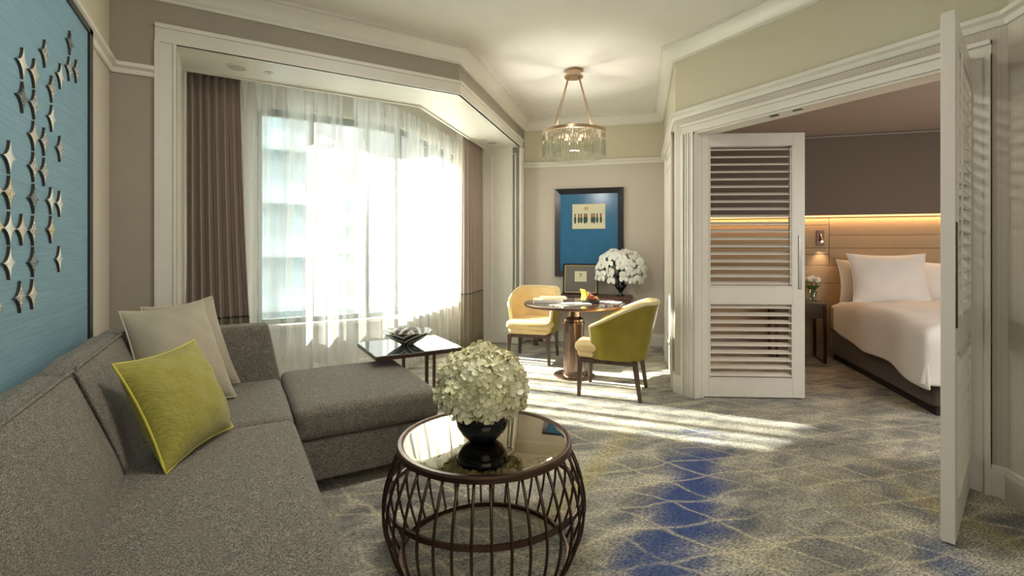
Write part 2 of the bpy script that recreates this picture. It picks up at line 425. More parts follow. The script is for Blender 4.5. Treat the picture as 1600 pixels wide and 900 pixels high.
win = thing('window_1', None, None); win['kind'] = 'structure'; del_keys = None
WB = [(2.70, 6.25)]+arc[::-1]+[(.186, BD)]
bm = NB()
sweep(bm, WB, [(-.04, HZ-.07), (-.10, HZ-.07), (-.10, HZ), (-.04, HZ)])
sweep(bm, WB, [(-.04, SZ), (-.10, SZ), (-.10, SZ+.045), (-.04, SZ+.045)])
for x in (.186+.02, .66, 1.20): box(bm, x-.022, x+.022, BD+.04, BD+.10, SZ, HZ)
for s in (1.62, 2.15, 2.67):
    v = box(bm, -.022, .022, -.03, .03, SZ, HZ); mt = Matrix.Rotation(R(45), 4, 'Z')
    for k in v: k.co = mt @ k.co + Vector((s-.05, s+3.55+.05, 0))
obj('window_frame', bm, 'wframe', win)
bm = NB(); sweep(bm, WB, [(-.066, SZ+.04), (-.072, SZ+.04), (-.072, HZ-.06), (-.066, HZ-.06)]); obj('window_glass', bm, 'glass', win)

# mouldings
OUT = [R0, R1, R2, R3, R4, R5, R6, R7, R8]
crown = [(-.01, 2.955), (.022, 2.955), (.022, 2.975), (.035, 2.985), (.045, 3.01), (.07, 3.045), (.10, 3.065), (.10, 3.08), (.125, 3.08), (.125, 3.11), (-.01, 3.11)]
bm = NB(); sweep(bm, OUT, crown, True); struct('trim_4', bm, 'paint', smooth=True)
rail = [(-.01, 2.435), (.015, 2.435), (.022, 2.45), (.022, 2.465), (.045, 2.478), (.045, 2.502), (.02, 2.512), (-.01, 2.512)]
bm = NB()
for pa in ([R0, R1, R2, R3, R4, R5], [(-.46, 4.0), R7, R8]): sweep(bm, pa, rail)
struct('trim_5', bm, 'paint', smooth=True)
bb = [(-.01, 0), (.018, 0), (.018, .125), (.013, .14), (.013, .15), (.006, .16), (-.01, .16)]
def base(name, *paths):
    bm = NB()
    for pa in paths: sweep(bm, pa, bb)
    struct(name, bm, 'paint')
base('baseboard_right', [R0, R1, R2, (3.43, .91)]); base('baseboard_left', [(-.46, 4), R7, R8])
base('baseboard_far', [(4.72, 4.28), R4, R5, (3.50, 5.737)]); base('baseboard_alcove', [(3.43, 2.90), R3, (3.53, 3.09)])
base('baseboard_window', BAYR)
# casing round the bay opening: down the nib, along the header, down the pier
def frame_strip(bm, path, z0, z1, th=.028):
    for (lo, hi, d) in ((z0, z1, th*.55), (z1-.028, z1, th), (z0, z0+.014, th*.85)):
        sweep(bm, path, [(-.005, lo), (d, lo), (d, hi), (-.005, hi)])
bm = NB()
CP = [(3.374+.085, 5.611+.085), R6, (-.46, 4.0)]
frame_strip(bm, CP, 2.68, 2.805)
struct('trim_6', bm, 'paint')
bm = NB()
for x0, x1, d in ((-.46, -.345, .016), (-.462, -.435, .030), (-.358, -.343, .026)): box(bm, x0, x1, 4.0-d, 4.005, 0, 2.68)
def on_line(p0, dirv, n, s0, s1, d0, d1):
    a = Vector(p0); return [tuple(a+dirv*s0+n*d0), tuple(a+dirv*s1+n*d0), tuple(a+dirv*s1+n*d1), tuple(a+dirv*s0+n*d1)]
dd = Vector((SQ, SQ)); nn = Vector((SQ, -SQ))
for s0, s1, d in ((0, .12, .016), (.093, .12, .03), (-.002, .013, .026)): prism(bm, on_line(JD, dd, nn, s0, s1, -.005, d), 0, 2.68)
struct('trim_7', bm, 'paint')
# panel moulding on the right reveal of the bay
bm = NB(); jd = Vector((-SQ, SQ)); jn = Vector((-SQ, -SQ))
for s0, s1, z0, z1 in ((.05, .065, .22, 2.60), (.40, .415, .22, 2.60), (.05, .415, .22, .235), (.05, .415, 2.585, 2.60)):
    prism(bm, on_line(JD, jd, jn, s0, s1, -.002, .008), z0, z1)
prism(bm, on_line(JD, jd, jn, .0, .62, -.002, .012), 0, .16)
struct('trim_8', bm, 'paint')
# casing round the folding doors
bm = NB()
def casing_v(y0, y1, x=3.43):
    w_ = y1-y0; s = 1 if w_ > 0 else -1
    for a, b, d in ((0, 1, .016), (0, .22, .034), (.30, .42, .026), (.5, .62, .024), (.86, 1, .022)):
        box(bm, x-d, x+.005, min(y0+w_*a, y0+w_*b), max(y0+w_*a, y0+w_*b), 0, OZ)
casing_v(2.905, OY1)
box(bm, 3.43-.016, 3.435, .91, OY0, 0, OZ); box(bm, 3.43-.032, 3.435, .91, .93, 0, OZ)
for a, b, d in ((OZ, OZ+.085, .016), (OZ+.062, OZ+.085, .036), (OZ, OZ+.014, .022)): box(bm, 3.43-d, 3.435, .91, 2.905, a, b)
struct('trim_9', bm, 'white')
bm = NB(); box(bm, 3.418, 3.582, OY0-.002, OY0+.016, 0, OZ); box(bm, 3.418, 3.582, OY1-.016, OY1+.002, 0, OZ); box(bm, 3.418, 3.582, OY0, OY1, OZ-.016, OZ+.004)
box(bm, 3.49, 3.515, OY0+.016, OY0+.030, 0, OZ-.016); box(bm, 3.49, 3.515, OY1-.030, OY1-.016, 0, OZ-.016)
struct('trim_10', bm, 'white')
# catches in the head of the opening
for k, y in enumerate((1.93, 2.10)):
    bm = NB(); box(bm, 3.45, 3.478, y-.03, y+.03, OZ-.022, OZ-.016); bev(bm, .004)
    tag(obj('door_catch', bm, 'bronze'), ('dark metal catch under the head of the folding doors, nearer the right leaf', 'dark metal catch under the head of the folding doors, nearer the left leaf')[k], 'catch', 'catches in the door head')
# alcove door on the slanting wall
def AL(s, d): return Vector(R3)+dd*s+Vector((-SQ, SQ))*d
def alc(bm, s0, s1, d0, d1, z0, z1): prism(bm, [tuple(AL(s0, d0)), tuple(AL(s1, d0)), tuple(AL(s1, d1)), tuple(AL(s0, d1))], z0, z1)
dr = thing('door_3', None, None); dr['kind'] = 'structure'
bm = NB()
for s0, s1 in ((.14, .25), (1.15, 1.26)):
    alc(bm, s0, s1, -.005, .018, 0, 2.36); alc(bm, s0 if s0 < 1 else s1-.025, s0+.025 if s0 < 1 else s1, 0, .034, 0, 2.37)
alc(bm, .14, 1.26, -.005, .018, 2.29, 2.36); alc(bm, .14, 1.26, 0, .034, 2.345, 2.375)
obj('door_casing', bm, 'white', dr)
bm = NB(); alc(bm, .25, 1.15, -.003, .010, 0.01, 2.29)
for s0, s1, z0, z1 in ((.37, .385, .3, 2.15), (1.015, 1.03, .3, 2.15), (.37, 1.03, .3, .315), (.37, 1.03, 2.135, 2.15)): alc(bm, s0, s1, .0, .020, z0, z1)
obj('door_panel', bm, 'white', dr)
bm = NB(); alc(bm, .31, .33, .0, .022, 1.15, 1.30); obj('door_handle', bm, 'bronze', dr)

# bedroom
HS = 9.25          # head wall runs where x+y = HS
B0 = (3.58, 3.0); B1 = (4.90, 4.35); B2 = (8.2, 1.05); B3 = (5.2, -1.95); B4 = (3.58, -1.95)
BZ = 2.63
bm = NB(); prism(bm, [(3.582, -2.1), (5.3, -2.1), (8.4, 1.0), (4.95, 4.50), (3.582, 3.08)], BZ, BZ+.1); struct('ceiling_bedroom', bm, 'bedceil')
wall('wall_bedroom_head', [(B2, B1, 0, BZ, .12)], 'bedwall')
wall('wall_bedroom_far', [(B3, B2, 0, BZ, .12)], 'bedwall')
wall('wall_bedroom_side', [(B4, B3, 0, BZ, .12), ((3.581, 2.99), (3.581, 2.80), 0, .01, .01)], 'bedwall')
bm = NB(); sweep(bm, [B4, B3, B2, B1, B0], [(-.005, 2.57), (.03, 2.57), (.05, 2.60), (.07, 2.60), (.07, 2.64), (-.005, 2.64)]); struct('trim_11', bm, 'bedceil')
# head wall frame: local x runs along the wall to the right, y out into the bedroom is negative
HEAD = Vector(B1); hx = Vector((SQ, -SQ)); hy = Vector((SQ, SQ))
def hb(bm, s0, s1, d0, d1, z0, z1):       # d: distance out from the wall
    prism(bm, [tuple(HEAD+hx*s0-hy*d0), tuple(HEAD+hx*s1-hy*d0), tuple(HEAD+hx*s1-hy*d1), tuple(HEAD+hx*s0-hy*d1)], z0, z1)
bm = NB(); hb(bm, .1, 4.4, -.01, .13, 1.685, 2.60); struct('wall_bedroom_upper', bm, 'bedwall')
bm = NB(); hb(bm, .1, 4.4, .075, .105, 1.665, 1.684); o = obj('cove_light', bm, 'strip'); tag(o, 'warm light strip glowing along the wall above the bed headboard', 'light strip')
bm = NB(); hb(bm, .1, 4.4, 0, .018, 0, .16); struct('baseboard_bedroom', bm, 'bedceil')

# ------------------------------------------------------------------ louvred folding doors
def leaf(name, label, hinge, ang, w_, hs, tz=2.28):
    t = thing(name, label, None, (hinge[0], hinge[1], 0), ang); t['kind'] = 'structure'
    th = .024; sw = .10
    bm = NB(); Z = [.012, .172, .82, .96, 2.178, tz]
    box(bm, 0, sw, -th, th, Z[0], Z[5]); box(bm, w_-sw, w_, -th, th, Z[0], Z[5])
    box(bm, sw, w_-sw, -th, th, Z[0], Z[1]); box(bm, sw, w_-sw, -th, th, Z[2], Z[3]); box(bm, sw, w_-sw, -th, th, Z[4], Z[5])
    bev(bm, .004, 2); obj('door_frame', bm, 'white', t)
    bm = NB()          # bead round each louvre field, both faces
    for za, zb in ((Z[1], Z[2]), (Z[3], Z[4])):
        for s in (-1, 1):
            y0, y1 = sorted((s*(th-.004), s*(th+.004)))
            box(bm, sw, sw+.010, y0, y1, za, zb); box(bm, w_-sw-.010, w_-sw, y0, y1, za, zb)
            box(bm, sw, w_-sw, y0, y1, za, za+.010); box(bm, sw, w_-sw, y0, y1, zb-.010, zb)
    obj('louvre_bead', bm, 'white', t)
    for za, zb in ((Z[1], Z[2]), (Z[3], Z[4])):
        n = round((zb-za)/.0635); bm = NB(); tl = R(20)*hs
        for i in range(n):
            zc = za+(i+.5)*(zb-za)/n
            v = box(bm, sw+.004, w_-sw-.004, -.031, .031, -.0045, .0045)
            for k in v:
                y, z_ = k.co.y, k.co.z
                k.co.y = y*math.cos(tl)-z_*math.sin(tl); k.co.z = zc+y*math.sin(tl)+z_*math.cos(tl)
        o = obj('louvre_slats', bm, 'white', t)
        m = o.modifiers.new('b', 'BEVEL'); m.width = .003; m.segments = 2
    bm = NB(); box(bm, w_-sw-.030, w_-sw-.022, -.040, -.034, Z[3]+.02, Z[4]-.03) if hs > 0 else box(bm, w_-sw-.030, w_-sw-.022, .034, .040, Z[3]+.02, Z[4]-.03)
    obj('tilt_rod', bm, 'white', t)
    return t
a1 = math.atan2(2.30-2.80, 4.235-3.475)
L1 = leaf('door_1', 'white louvred door leaf folded into the bedroom, left of the bed', (3.475, 2.80), a1, .90, 1)
bm = NB(); box(bm, .90-.055, .90-.028, -.030, -.022, .94, 1.40); bev(bm, .003); obj('door_handle', bm, 'steel', L1)
a2 = math.atan2(.853-1.035, 2.69-3.50)
L2 = leaf('door_2', 'white louvred door leaf standing open into the living room at right', (3.50, 1.035), a2, .85, -1, 2.31)
bm = NB(); box(bm, .85-.045, .85-.018, .022, .030, .94, 1.40); bev(bm, .003); obj('door_handle', bm, 'bronze', L2)

# ------------------------------------------------------------------ curtains
def resample(path, step):
    P = [Vector(p) for p in path]; out = [P[0].copy()]; acc = 0
    for a, b in zip(P, P[1:]):
        L = (b-a).length; d = (b-a)/L; s = step-acc
        while s <= L: out.append(a+d*s); s += step
        acc = (L-(s-step))
    return out
def curtain(path, z0, z1, pitch, amp, nz=14, seed=1, drift=.3, step=.012, flare=None, pinch=None):
    rnd = random.Random(seed); pts = resample(path, step); bm = NB(); rows = []
    n = len(pts); ph = [rnd.uniform(0, 6.28) for _ in range(8)]
    # fold phase advances unevenly along the rail
    phase = [0]; ampv = []
    for i in range(n):
        s = i*step
        k = 1+.35*math.sin(s*2.3+ph[0])+.22*math.sin(s*5.7+ph[1])
        phase.append(phase[-1]+2*math.pi*step/pitch*k); ampv.append(1+.35*math.sin(s*3.9+ph[2]))
    for j in range(nz+1):
        t = j/nz; z = z1+(z0-z1)*t; row = []
        for i in range(n):
            d = (pts[min(i+1, n-1)]-pts[max(i-1, 0)]).normalized(); nrm = Vector((-d.y, d.x))
            s = i*step
            a = amp*ampv[i]*(.55+.45*t)
            p = phase[i]+drift*t*math.sin(s*3.1+ph[3])+.25*t*math.sin(z*3+ph[4])
            off = a*(math.sin(p)+.25*math.sin(2*p+ph[5]))
            if pinch and t < pinch: off *= (.35+.65*t/pinch)
            q = pts[i]+nrm*off+d*(.35*a*math.sin(2*p))
            if flare: q += d*flare(t, i/(n-1))
            row.append(bm.verts.new((q.x, q.y, z)))
        rows.append(row)
    for A, B in zip(rows, rows[1:]):
        for i in range(n-1): bm.faces.new((A[i], A[i+1], B[i+1], B[i]))
    return bm
drl = curtain([(-.325, 4.60), (.055, 4.60)], .015, 2.735, .062, .036, 16, 3, .5, .006, lambda t, u: .10*t**1.5*u)
o = obj('drape', drl, 'drape', smooth='all'); tag(o, 'taupe pleated drape with dark hem band, left of the bay window', 'curtain', 'taupe drapes')
drr = curtain([(2.50, 5.50), (3.00, 6.00)], .015, 2.735, .085, .038, 16, 9, .5, .006, lambda t, u: -.03*t*(1-u))
o = obj('drape', drr, 'drape', smooth='all'); tag(o, 'taupe pleated drape with dark hem band, right of the bay window', 'curtain', 'taupe drapes')
for o in [x for x in COL.objects if x.name.startswith('drape')]:
    m = o.modifiers.new('s', 'SOLIDIFY'); m.thickness = .003
shp = [(.02, 4.74), (1.1, 4.74)]
for i in range(1, 8):
    t = i/8; A, B, C = Vector((1.1, 4.74)), Vector((1.36, 4.74)), Vector((1.36+.22, 4.74+.20)); shp.append(tuple(A*(1-t)**2+B*2*t*(1-t)+C*t*t))
shp += [(1.58, 4.94), (2.60, 5.94)]
sh = curtain(shp, .02, 2.74, .20, .040, 18, 5, 1.1, .009, lambda t, u: .0, .10)
ly = sh.verts.layers.float.new('along'); NS_ = len(sh.verts)//19; sh.verts.ensure_lookup_table()
for i, v in enumerate(sh.verts): v[ly] = (i % NS_)*.009
o = obj('sheer_curtain', sh, 'voile', smooth='all'); tag(o, 'white translucent sheer curtain hanging across the bay window', 'curtain')

# round speaker grilles and small sensors under the bay soffit
def disc_thing(name, label, cat, x, y, r, z, mat, mat2, ring=.8):
    t = thing(name, label, cat, (x, y, z))
    bm = NB(); lathe(bm, [(r*ring, 0), (r*ring, -.006), (r, -.005), (r, 0)], 32); obj('rim', bm, mat, t, True)
    bm = NB(); lathe(bm, [(0, -.003), (r*ring, -.003), (r*ring, 0), (0, 0)], 32); obj('grille' if cat == 'speaker' else 'lens', bm, mat2, t)
disc_thing('ceiling_speaker', 'round ceiling speaker in the bay soffit, above the left drape', 'speaker', .015, 4.24, .075, 2.68, 'paint', 'grille', .86)
disc_thing('ceiling_speaker', 'round ceiling speaker in the bay soffit, above the right drape', 'speaker', 2.93, 5.57, .075, 2.68, 'paint', 'grille', .86)
disc_thing('ceiling_sensor', 'small recessed spot in the bay soffit, right of the left speaker', 'ceiling spot', .24, 4.25, .032, 2.68, 'paint', 'blackwood', .4)
disc_thing('ceiling_sensor', 'small recessed spot in the bay soffit, beside the right speaker', 'ceiling spot', 2.72, 5.42, .03, 2.68, 'paint', 'blackwood', .4)

# ------------------------------------------------------------------ blue wall panel with stars
art = thing('star_artwork', 'large blue textured wall panel with small four-pointed ceramic stars above the sofa', 'wall art', (-.70, 3.28, 0))
bm = NB(); box(bm, .004, .05, -3.6, -.06, .80, 2.40); obj('panel', bm, 'bluepanel', art)
bm = NB()
box(bm, .002, .060, -.062, .0, .78, 2.425); box(bm, .002, .060, -3.63, -3.598, .78, 2.425); box(bm, .002, .060, -3.63, 0, 2.395, 2.425); box(bm, .002, .06, -3.63, 0, .78, .802)
obj('panel_frame', bm, 'blackwood', art)
M['star_p'] = plain('pearl_glaze', (.70, .70, .60), .22, 0, vary=.06)
M['star_b'] = plain('sand_glaze', (.52, .47, .35), .3, 0, vary=.08)
def orn(name, a, b, sc):
    g = G(name); n1 = g.n('TexVoronoi', {'feature': 'DISTANCE_TO_EDGE'}, Vector=g.obj(), Scale=sc).outputs[0]
    return g.done(g.bsdf(g.ramp(n1, (.02, a), (.16, b)), .3, .1, n1, .6, .004))
M['star_o'] = orn('silver_filigree', (.12, .11, .09), (.60, .58, .50), 75)
M['star_g'] = orn('gold_filigree', (.62, .60, .48), (.42, .31, .08), 75)
M['star_d'] = orn('black_filigree', (.20, .24, .20), (.03, .04, .045), 60)
M['staredge'] = plain('star_side_glaze', (.06, .053, .038), .3, .2, vary=.1)
def star_mesh(face_r=.056, n=8):
    bm = NB(); pts = []
    for k in range(4):
        for i in range(n):
            t = i/n; a, b = k*math.pi/2, (k+1)*math.pi/2
            A = Vector((math.cos(a), math.sin(a))); B = Vector((math.cos(b), math.sin(b)))
            C = (A+B)*.11
            q = A*(1-t)**2+C*2*t*(1-t)+B*t*t
            pts.append(q*face_r)
    return pts
SP = star_mesh()
def star(y, z, k):
    bm = NB(); N = len(SP)
    A = [bm.verts.new((.0, p.x, p.y)) for p in SP]; B = [bm.verts.new((.009, p.x, p.y)) for p in SP]
    for i in range(N): bm.faces.new((A[i], A[(i+1) % N], B[(i+1) % N], B[i]))
    bm.faces.new(A)
    s = obj('ceramic_star', bm, 'staredge', art)
    bm = NB(); B = [bm.verts.new((.009, p.x, p.y)) for p in SP]; C = [bm.verts.new((.0115, p.x*.55, p.y*.55)) for p in SP]; c = bm.verts.new((.012, 0, 0))
    for i in range(N): bm.faces.new((B[i], B[(i+1) % N], C[(i+1) % N], C[i])); bm.faces.new((C[i], C[(i+1) % N], c))
    f = obj('star_face', bm, 'star_'+k, s)
    s.location = (.05, y-3.28, z)
    s['label'] = {'p': 'pale pearl star', 'b': 'sand beige star', 'o': 'silver filigree star', 'g': 'gold filigree star', 'd': 'black patterned star'}[k]
for y, z_, k in [(2.111, 1.352, 'g'), (2.10, 1.467, 'p'), (2.105, 1.097, 'o'), (2.207, 1.235, 'p'), (2.207, 1.350, 'p'), (2.207, 1.586, 'p'), (2.207, 1.469, 'g'),
        (2.300, 1.115, 'o'), (2.315, 1.35, 'b'), (2.322, 1.815, 'd'), (2.322, 1.935, 'p'), (2.418, 1.115, 'b'), (2.425, 1.234, 'd'), (2.425, 1.35, 'o'),
        (2.430, 1.586, 'o'), (2.431, 1.469, 'd'), (2.431, 1.702, 'b'), (2.437, 1.820, 'o'), (2.437, 1.936, 'b'), (2.545, 1.584, 'o'), (2.545, 1.703, 'o'),
        (2.552, 2.05, 'o'), (2.625, 1.361, 'g'), (2.625, 1.478, 'p'), (2.635, 1.815, 'p'), (2.635, 1.935, 'o'), (2.730, 1.24, 'p'), (2.736, 1.475, 'p'),
        (2.740, 1.710, 'o'), (2.746, 2.022, 'p'), (2.872, 2.095, 'o'), (2.885, 2.217, 'd'), (2.985, 2.120, 'o')]: star(y, z_, k)

# ------------------------------------------------------------------ sofa
sofa = thing('sofa', 'long charcoal tweed sofa along the blue panel wall', 'sofa', (-.66, .30, 0))
def sb(name, x0, x1, y0, y1, z0, z1, r, bulge, par=sofa, n=14, wob=0, seed=0, base_=(-.66, .30), mat='tweed', fn=None):
    bm = NB(); vs = softbox(bm, x0-base_[0], x1-base_[0], y0-base_[1], y1-base_[1], z0, z1, r, bulge, n, wob, seed)
    if fn:
        for v in vs: fn(v, base_)
    return obj(name, bm, mat, par, 'all')
def armslant(v, b):
    t = max(0, (v.co.x-.5)/.35); v.co.x += t*(.10)*(.80-v.co.z)/.5 if v.co.x > .5 else 0
sb('sofa_base', -.655, .235, .30, 3.60, .07, .29, .02, (0, 0, 0))
def lean_back(v, b):
    pass
sb('sofa_back', -.655, -.50, .30, 3.60, .10, .815, .025, (0, 0, .006), n=20)
sb('sofa_arm', -.655, .19, 3.45, 3.59, .10, .80, .022, (0, .006, .0), fn=armslant)
sb('seat_cushion', -.50, .257, .32, 2.585, .275, .452, .035, (.012, .004, .014), n=24)
sb('seat_cushion', -.50, .257, 2.592, 3.445, .275, .452, .035, (.012, .004, .012), n=18)
def back_cushion(y0, y1, seed, puff=.022, top=.862, gap=0):
    H = top-.44
    def fn(v, b):
        h = (v.co.z-.44)/H; h = max(0, min(1, h))
        v.co.x -= .15*h**1.2*max(.25, min(1, (v.co.x-.10)/.20))     # the front rakes back towards the wall
        yy = (v.co.y-(y0+y1)/2+b[1])/((y1-y0)/2)
        v.co.z -= .012*abs(yy)**3*h
    o = sb('back_cushion', -.56, -.335, y0, y1, .44, top, .024, (puff, .008, .012), n=22, wob=.0035, seed=seed, fn=fn)
    # seam piping round the front edge
    bm = NB(); pts = []
    x = -.337+.66
    for (yy, zz) in ((y0+.002, .47), (y0+.002, top-.03), (y0+.02, top-.004), (y1-.02, top-.004), (y1-.002, top-.03), (y1-.002, .47)):
        pts.append((yy-.30, zz))
    full = []
    for (a, b) in zip(pts, pts[1:]):
        for i in range(12): full.append((a[0]+(b[0]-a[0])*i/12, a[1]+(b[1]-a[1])*i/12))
    full.append(pts[-1])
    P3 = [(x-.15*((zz-.44)/H)**1.2+.003, yy, zz+.004) for yy, zz in full]
    tube(bm, P3, .006, 6); obj('piping', bm, 'tweed', o, 'all')
back_cushion(.34, 1.26, 11); back_cushion(1.27, 2.205, 12); back_cushion(2.215, 3.13, 13); back_cushion(3.14, 3.44, 14, .02, .85)
for x in (-.60, .18):
    for y in (.36, 1.95, 3.53):
        bm = NB(); box(bm, x-.025+.66, x+.025+.66, y-.025-.30, y+.025-.30, 0, .075); obj('foot', bm, 'blackwood', sofa)
ot = thing('ottoman', 'square charcoal tweed ottoman at the far end of the sofa', 'ottoman', (.66, 3.13, 0))
sb('ottoman_base', .275, 1.045, 2.67, 3.60, .07, .285, .015, (0, 0, 0), ot, base_=(.66, 3.13))
sb('ottoman_cushion', .272, 1.052, 2.662, 3.605, .290, .452, .035, (.008, .008, .018), ot, n=20, base_=(.66, 3.13), wob=.0015)
for x in (.33, .99):
    for y in (2.73, 3.54):
        bm = NB(); box(bm, x-.025-.66, x+.025-.66, y-.025-3.13, y+.025-3.13, 0, .075); obj('foot', bm, 'blackwood', ot)

def pillow(name, label, BL, BR, TL, TR, thick, mat, pipe, n=26, seed=0):
    BL, BR, TL, TR = map(Vector, (BL, BR, TL, TR)); c = (BL+BR+TL+TR)/4
    nz = (BR-BL).cross(TL-BL).normalized(); rnd = random.Random(seed); ph = [rnd.uniform(0, 6) for _ in range(6)]
    U = ((BR-BL)+(TR-TL))/4; V = ((TL-BL)+(TR-BR))/4; hw, hh = U.length, V.length
    def surf(u, v, s):
        # edges draw in between the corners
        pu = u*(1-.10*(1-v*v)*abs(u)); pv = v*(1-.10*(1-u*u)*abs(v))
        f = (max(0, 1-abs(u)**2.4)**.62)*(max(0, 1-abs(v)**2.4)**.62)
        cr = .06*math.sin(9*u+ph[0]+3*v)*math.sin(7*v+ph[1])+.05*math.sin(16*(u-v)+ph[2])*(abs(u*v))
        sag = -.05*v
        P = BL*(1-pu)*(1-pv)/4+BR*(1+pu)*(1-pv)/4+TL*(1-pu)*(1+pv)/4+TR*(1+pu)*(1+pv)/4
        return P+nz*(s*thick*f*(1+cr+sag*2))-c
    bm = NB(); grid = {}
    for s in (1, -1):
        for i in range(n+1):
            for j in range(n+1):
                if s == -1 and (i in (0, n) or j in (0, n)): grid[s, i, j] = grid[1, i, j]; continue
                u = math.sin((i/n*2-1)*math.pi/2*.999)/math.sin(math.pi/2*.999); v = math.sin((j/n*2-1)*math.pi/2*.999)/math.sin(math.pi/2*.999)
                grid[s, i, j] = bm.verts.new(surf(u, v, s))
    for s in (1, -1):
        for i in range(n):
            for j in range(n): bm.faces.new((grid[s, i, j], grid[s, i+1, j], grid[s, i+1, j+1], grid[s, i, j+1]))
    t = thing(name, label, 'cushion', c)
    o = obj('pillow_cover', bm, mat, t, 'all')
    bm = NB(); P = []
    for a, b, k in (((-1, -1), (1, -1), 0), ((1, -1), (1, 1), 0), ((1, 1), (-1, 1), 0), ((-1, 1), (-1, -1), 0)):
        for i in range(14): q = i/14; P.append(surf(a[0]+(b[0]-a[0])*q, a[1]+(b[1]-a[1])*q, 0))
    tube(bm, P, .0055, 6, True); obj('piping', bm, pipe, t, 'all')
    return t
pillow('throw_pillow', 'square beige throw pillow, rearmost, leaning into the sofa corner', (-.33, 3.12, .475), (.03, 3.34, .475), (-.45, 3.33, .96), (-.12, 3.53, .99), .105, 'beige', 'beigepipe', seed=4)
pillow('throw_pillow', 'large beige throw pillow propped between the lime pillow and the rear one', (-.36, 2.76, .47), (.01, 3.04, .472), (-.50, 3.06, .97), (-.16, 3.35, .985), .125, 'beige', 'beigepipe', seed=2)
pillow('throw_pillow', 'lime green ribbed throw pillow with yellow piping, foremost on the sofa', (-.215, 2.14, .462), (-.005, 2.53, .470), (-.40, 2.33, .845), (-.165, 2.74, .85), .11, 'lime', 'limepipe', seed=8)

# ------------------------------------------------------------------ coffee table
TX, TY, TZ = .925, 1.825, .48
ct = thing('coffee_table', 'round barrel-shaped coffee table of bronze rods with a mirror top', 'table', (TX, TY, 0))
bm = NB(); lathe(bm, [(0, TZ-.012), (.342, TZ-.012), (.342, TZ-.002), (.328, TZ), (0, TZ)], 96); obj('mirror_top', bm, 'mirror', ct, True)
bm = NB(); lathe(bm, [(.340, TZ-.022), (.340, TZ-.001), (.346, TZ+.003), (.362, TZ+.003), (.368, TZ-.004), (.368, TZ-.022), (.340, TZ-.022)], 96); obj('top_rim', bm, 'bronze', ct, True)
def prof_r(z):      # barrel outline
    t = z/(TZ-.02); return .335+.085*math.sin(math.pi*min(1, max(0, .06+t*.90)))**.9
for nm, zc, rr, hh in (('belly_ring', .262, prof_r(.262)-.004, .010), ('foot_ring', .010, prof_r(.01)-.004, .010)):
    bm = NB(); lathe(bm, [(rr-.009, zc-hh), (rr+.003, zc-hh), (rr+.003, zc+hh), (rr-.009, zc+hh), (rr-.009, zc-hh)], 96); obj(nm, bm, 'bronze', ct, True)
NR = 38
bm = NB(); tube(bm, [(prof_r(z_)+.001, .035*math.sin(z_*0)*0, z_) for z_ in [i*(TZ-.02)/14+.001 for i in range(15)]], .0058, 7)
rod0 = obj('rod', bm, 'bronze', ct, 'all')
for i in range(1, NR): dup(rod0, rotz=2*math.pi*i/NR, parent=ct)

# black bowl and hydrangeas
bx, by = TX-.02, TY-.015
bm = NB(); lathe(bm, [(0, 0), (.052, 0), (.058, .004), (.088, .03), (.108, .065), (.112, .095), (.103, .125), (.092, .140), (.086, .138), (.098, .12), (.104, .095), (.100, .065), (.08, .035), (0, .02)], 56)
o = obj('bowl_vase', bm, 'black', None, 'all', (bx, by, TZ+.001)); tag(o, 'glossy black round bowl vase standing on the mirror-topped table', 'vase')
g = G('hydrangea_petal'); n1 = g.noise(g.obj(), 16, 3); M['hydrangea'] = g.done(g.bsdf(g.ramp(n1, (.3, (.74, .70, .38)), (.62, (.92, .87, .62))), .6, Subsurface_Weight=.1))
hy_ = thing('hydrangea_bouquet', 'round bouquet of cream hydrangeas filling the black bowl vase', 'flowers', (bx, by, TZ+.225))
def floret(bm, p, nrm, s, rnd):
    nrm = nrm.normalized(); a = nrm.orthogonal().normalized(); rot = rnd.uniform(0, 6.28); a = Matrix.Rotation(rot, 3, nrm) @ a; b = nrm.cross(a)
    for k in range(4):
        th = k*math.pi/2; d = a*math.cos(th)+b*math.sin(th); e = nrm.cross(d)
        cup = rnd.uniform(.15, .6)
        c0 = bm.verts.new(p); L = []
        for (r_, w_, h_) in ((.45, .38, .18), (.85, .45, .42*cup*2), (1.10, .22, .5*cup*2)):
            L.append((bm.verts.new(p+(d*r_+e*w_+nrm*h_)*s), bm.verts.new(p+(d*r_-e*w_+nrm*h_)*s), bm.verts.new(p+(d*(r_*1.02)+nrm*(h_-.10))*s)))
        bm.faces.new((c0, L[0][0], L[0][2])); bm.faces.new((c0, L[0][2], L[0][1]))
        for A, B in zip(L, L[1:]):
            bm.faces.new((A[0], B[0], B[2], A[2])); bm.faces.new((A[2], B[2], B[1], A[1]))
HR = (.178, .178, .148)
heads = [(0, 0, 1)]+[(math.cos(a)*.80, math.sin(a)*.80, .55) for a in [i*2*math.pi/5+.3 for i in range(5)]]+[(math.cos(a), math.sin(a), -.22) for a in [i*2*math.pi/7 for i in range(7)]]
rnd = random.Random(3)
for hxx in heads:
    hn = Vector(hxx).normalized(); hc = Vector((hn.x*HR[0], hn.y*HR[1], hn.z*HR[2]))*.60
    bm = NB(); n = 120; hr = .083
    for i in range(n):
        zz = 1-2*(i+.5)/n; a = i*2.39996; rr = math.sqrt(1-zz*zz); d = Vector((rr*math.cos(a), rr*math.sin(a), zz))
        if d.dot(hn) < -.45: continue
        p = hc+d*hr*rnd.uniform(.88, 1.06)
        floret(bm, p, d+Vector((rnd.uniform(-.35, .35), rnd.uniform(-.35, .35), rnd.uniform(-.35, .35))), rnd.uniform(.021, .032), rnd)
    bmesh.ops.create_icosphere(bm, subdivisions=2, radius=hr*.9, matrix=Matrix.Translation(hc))
    obj('flower_head', bm, 'hydrangea', hy_, 'all')

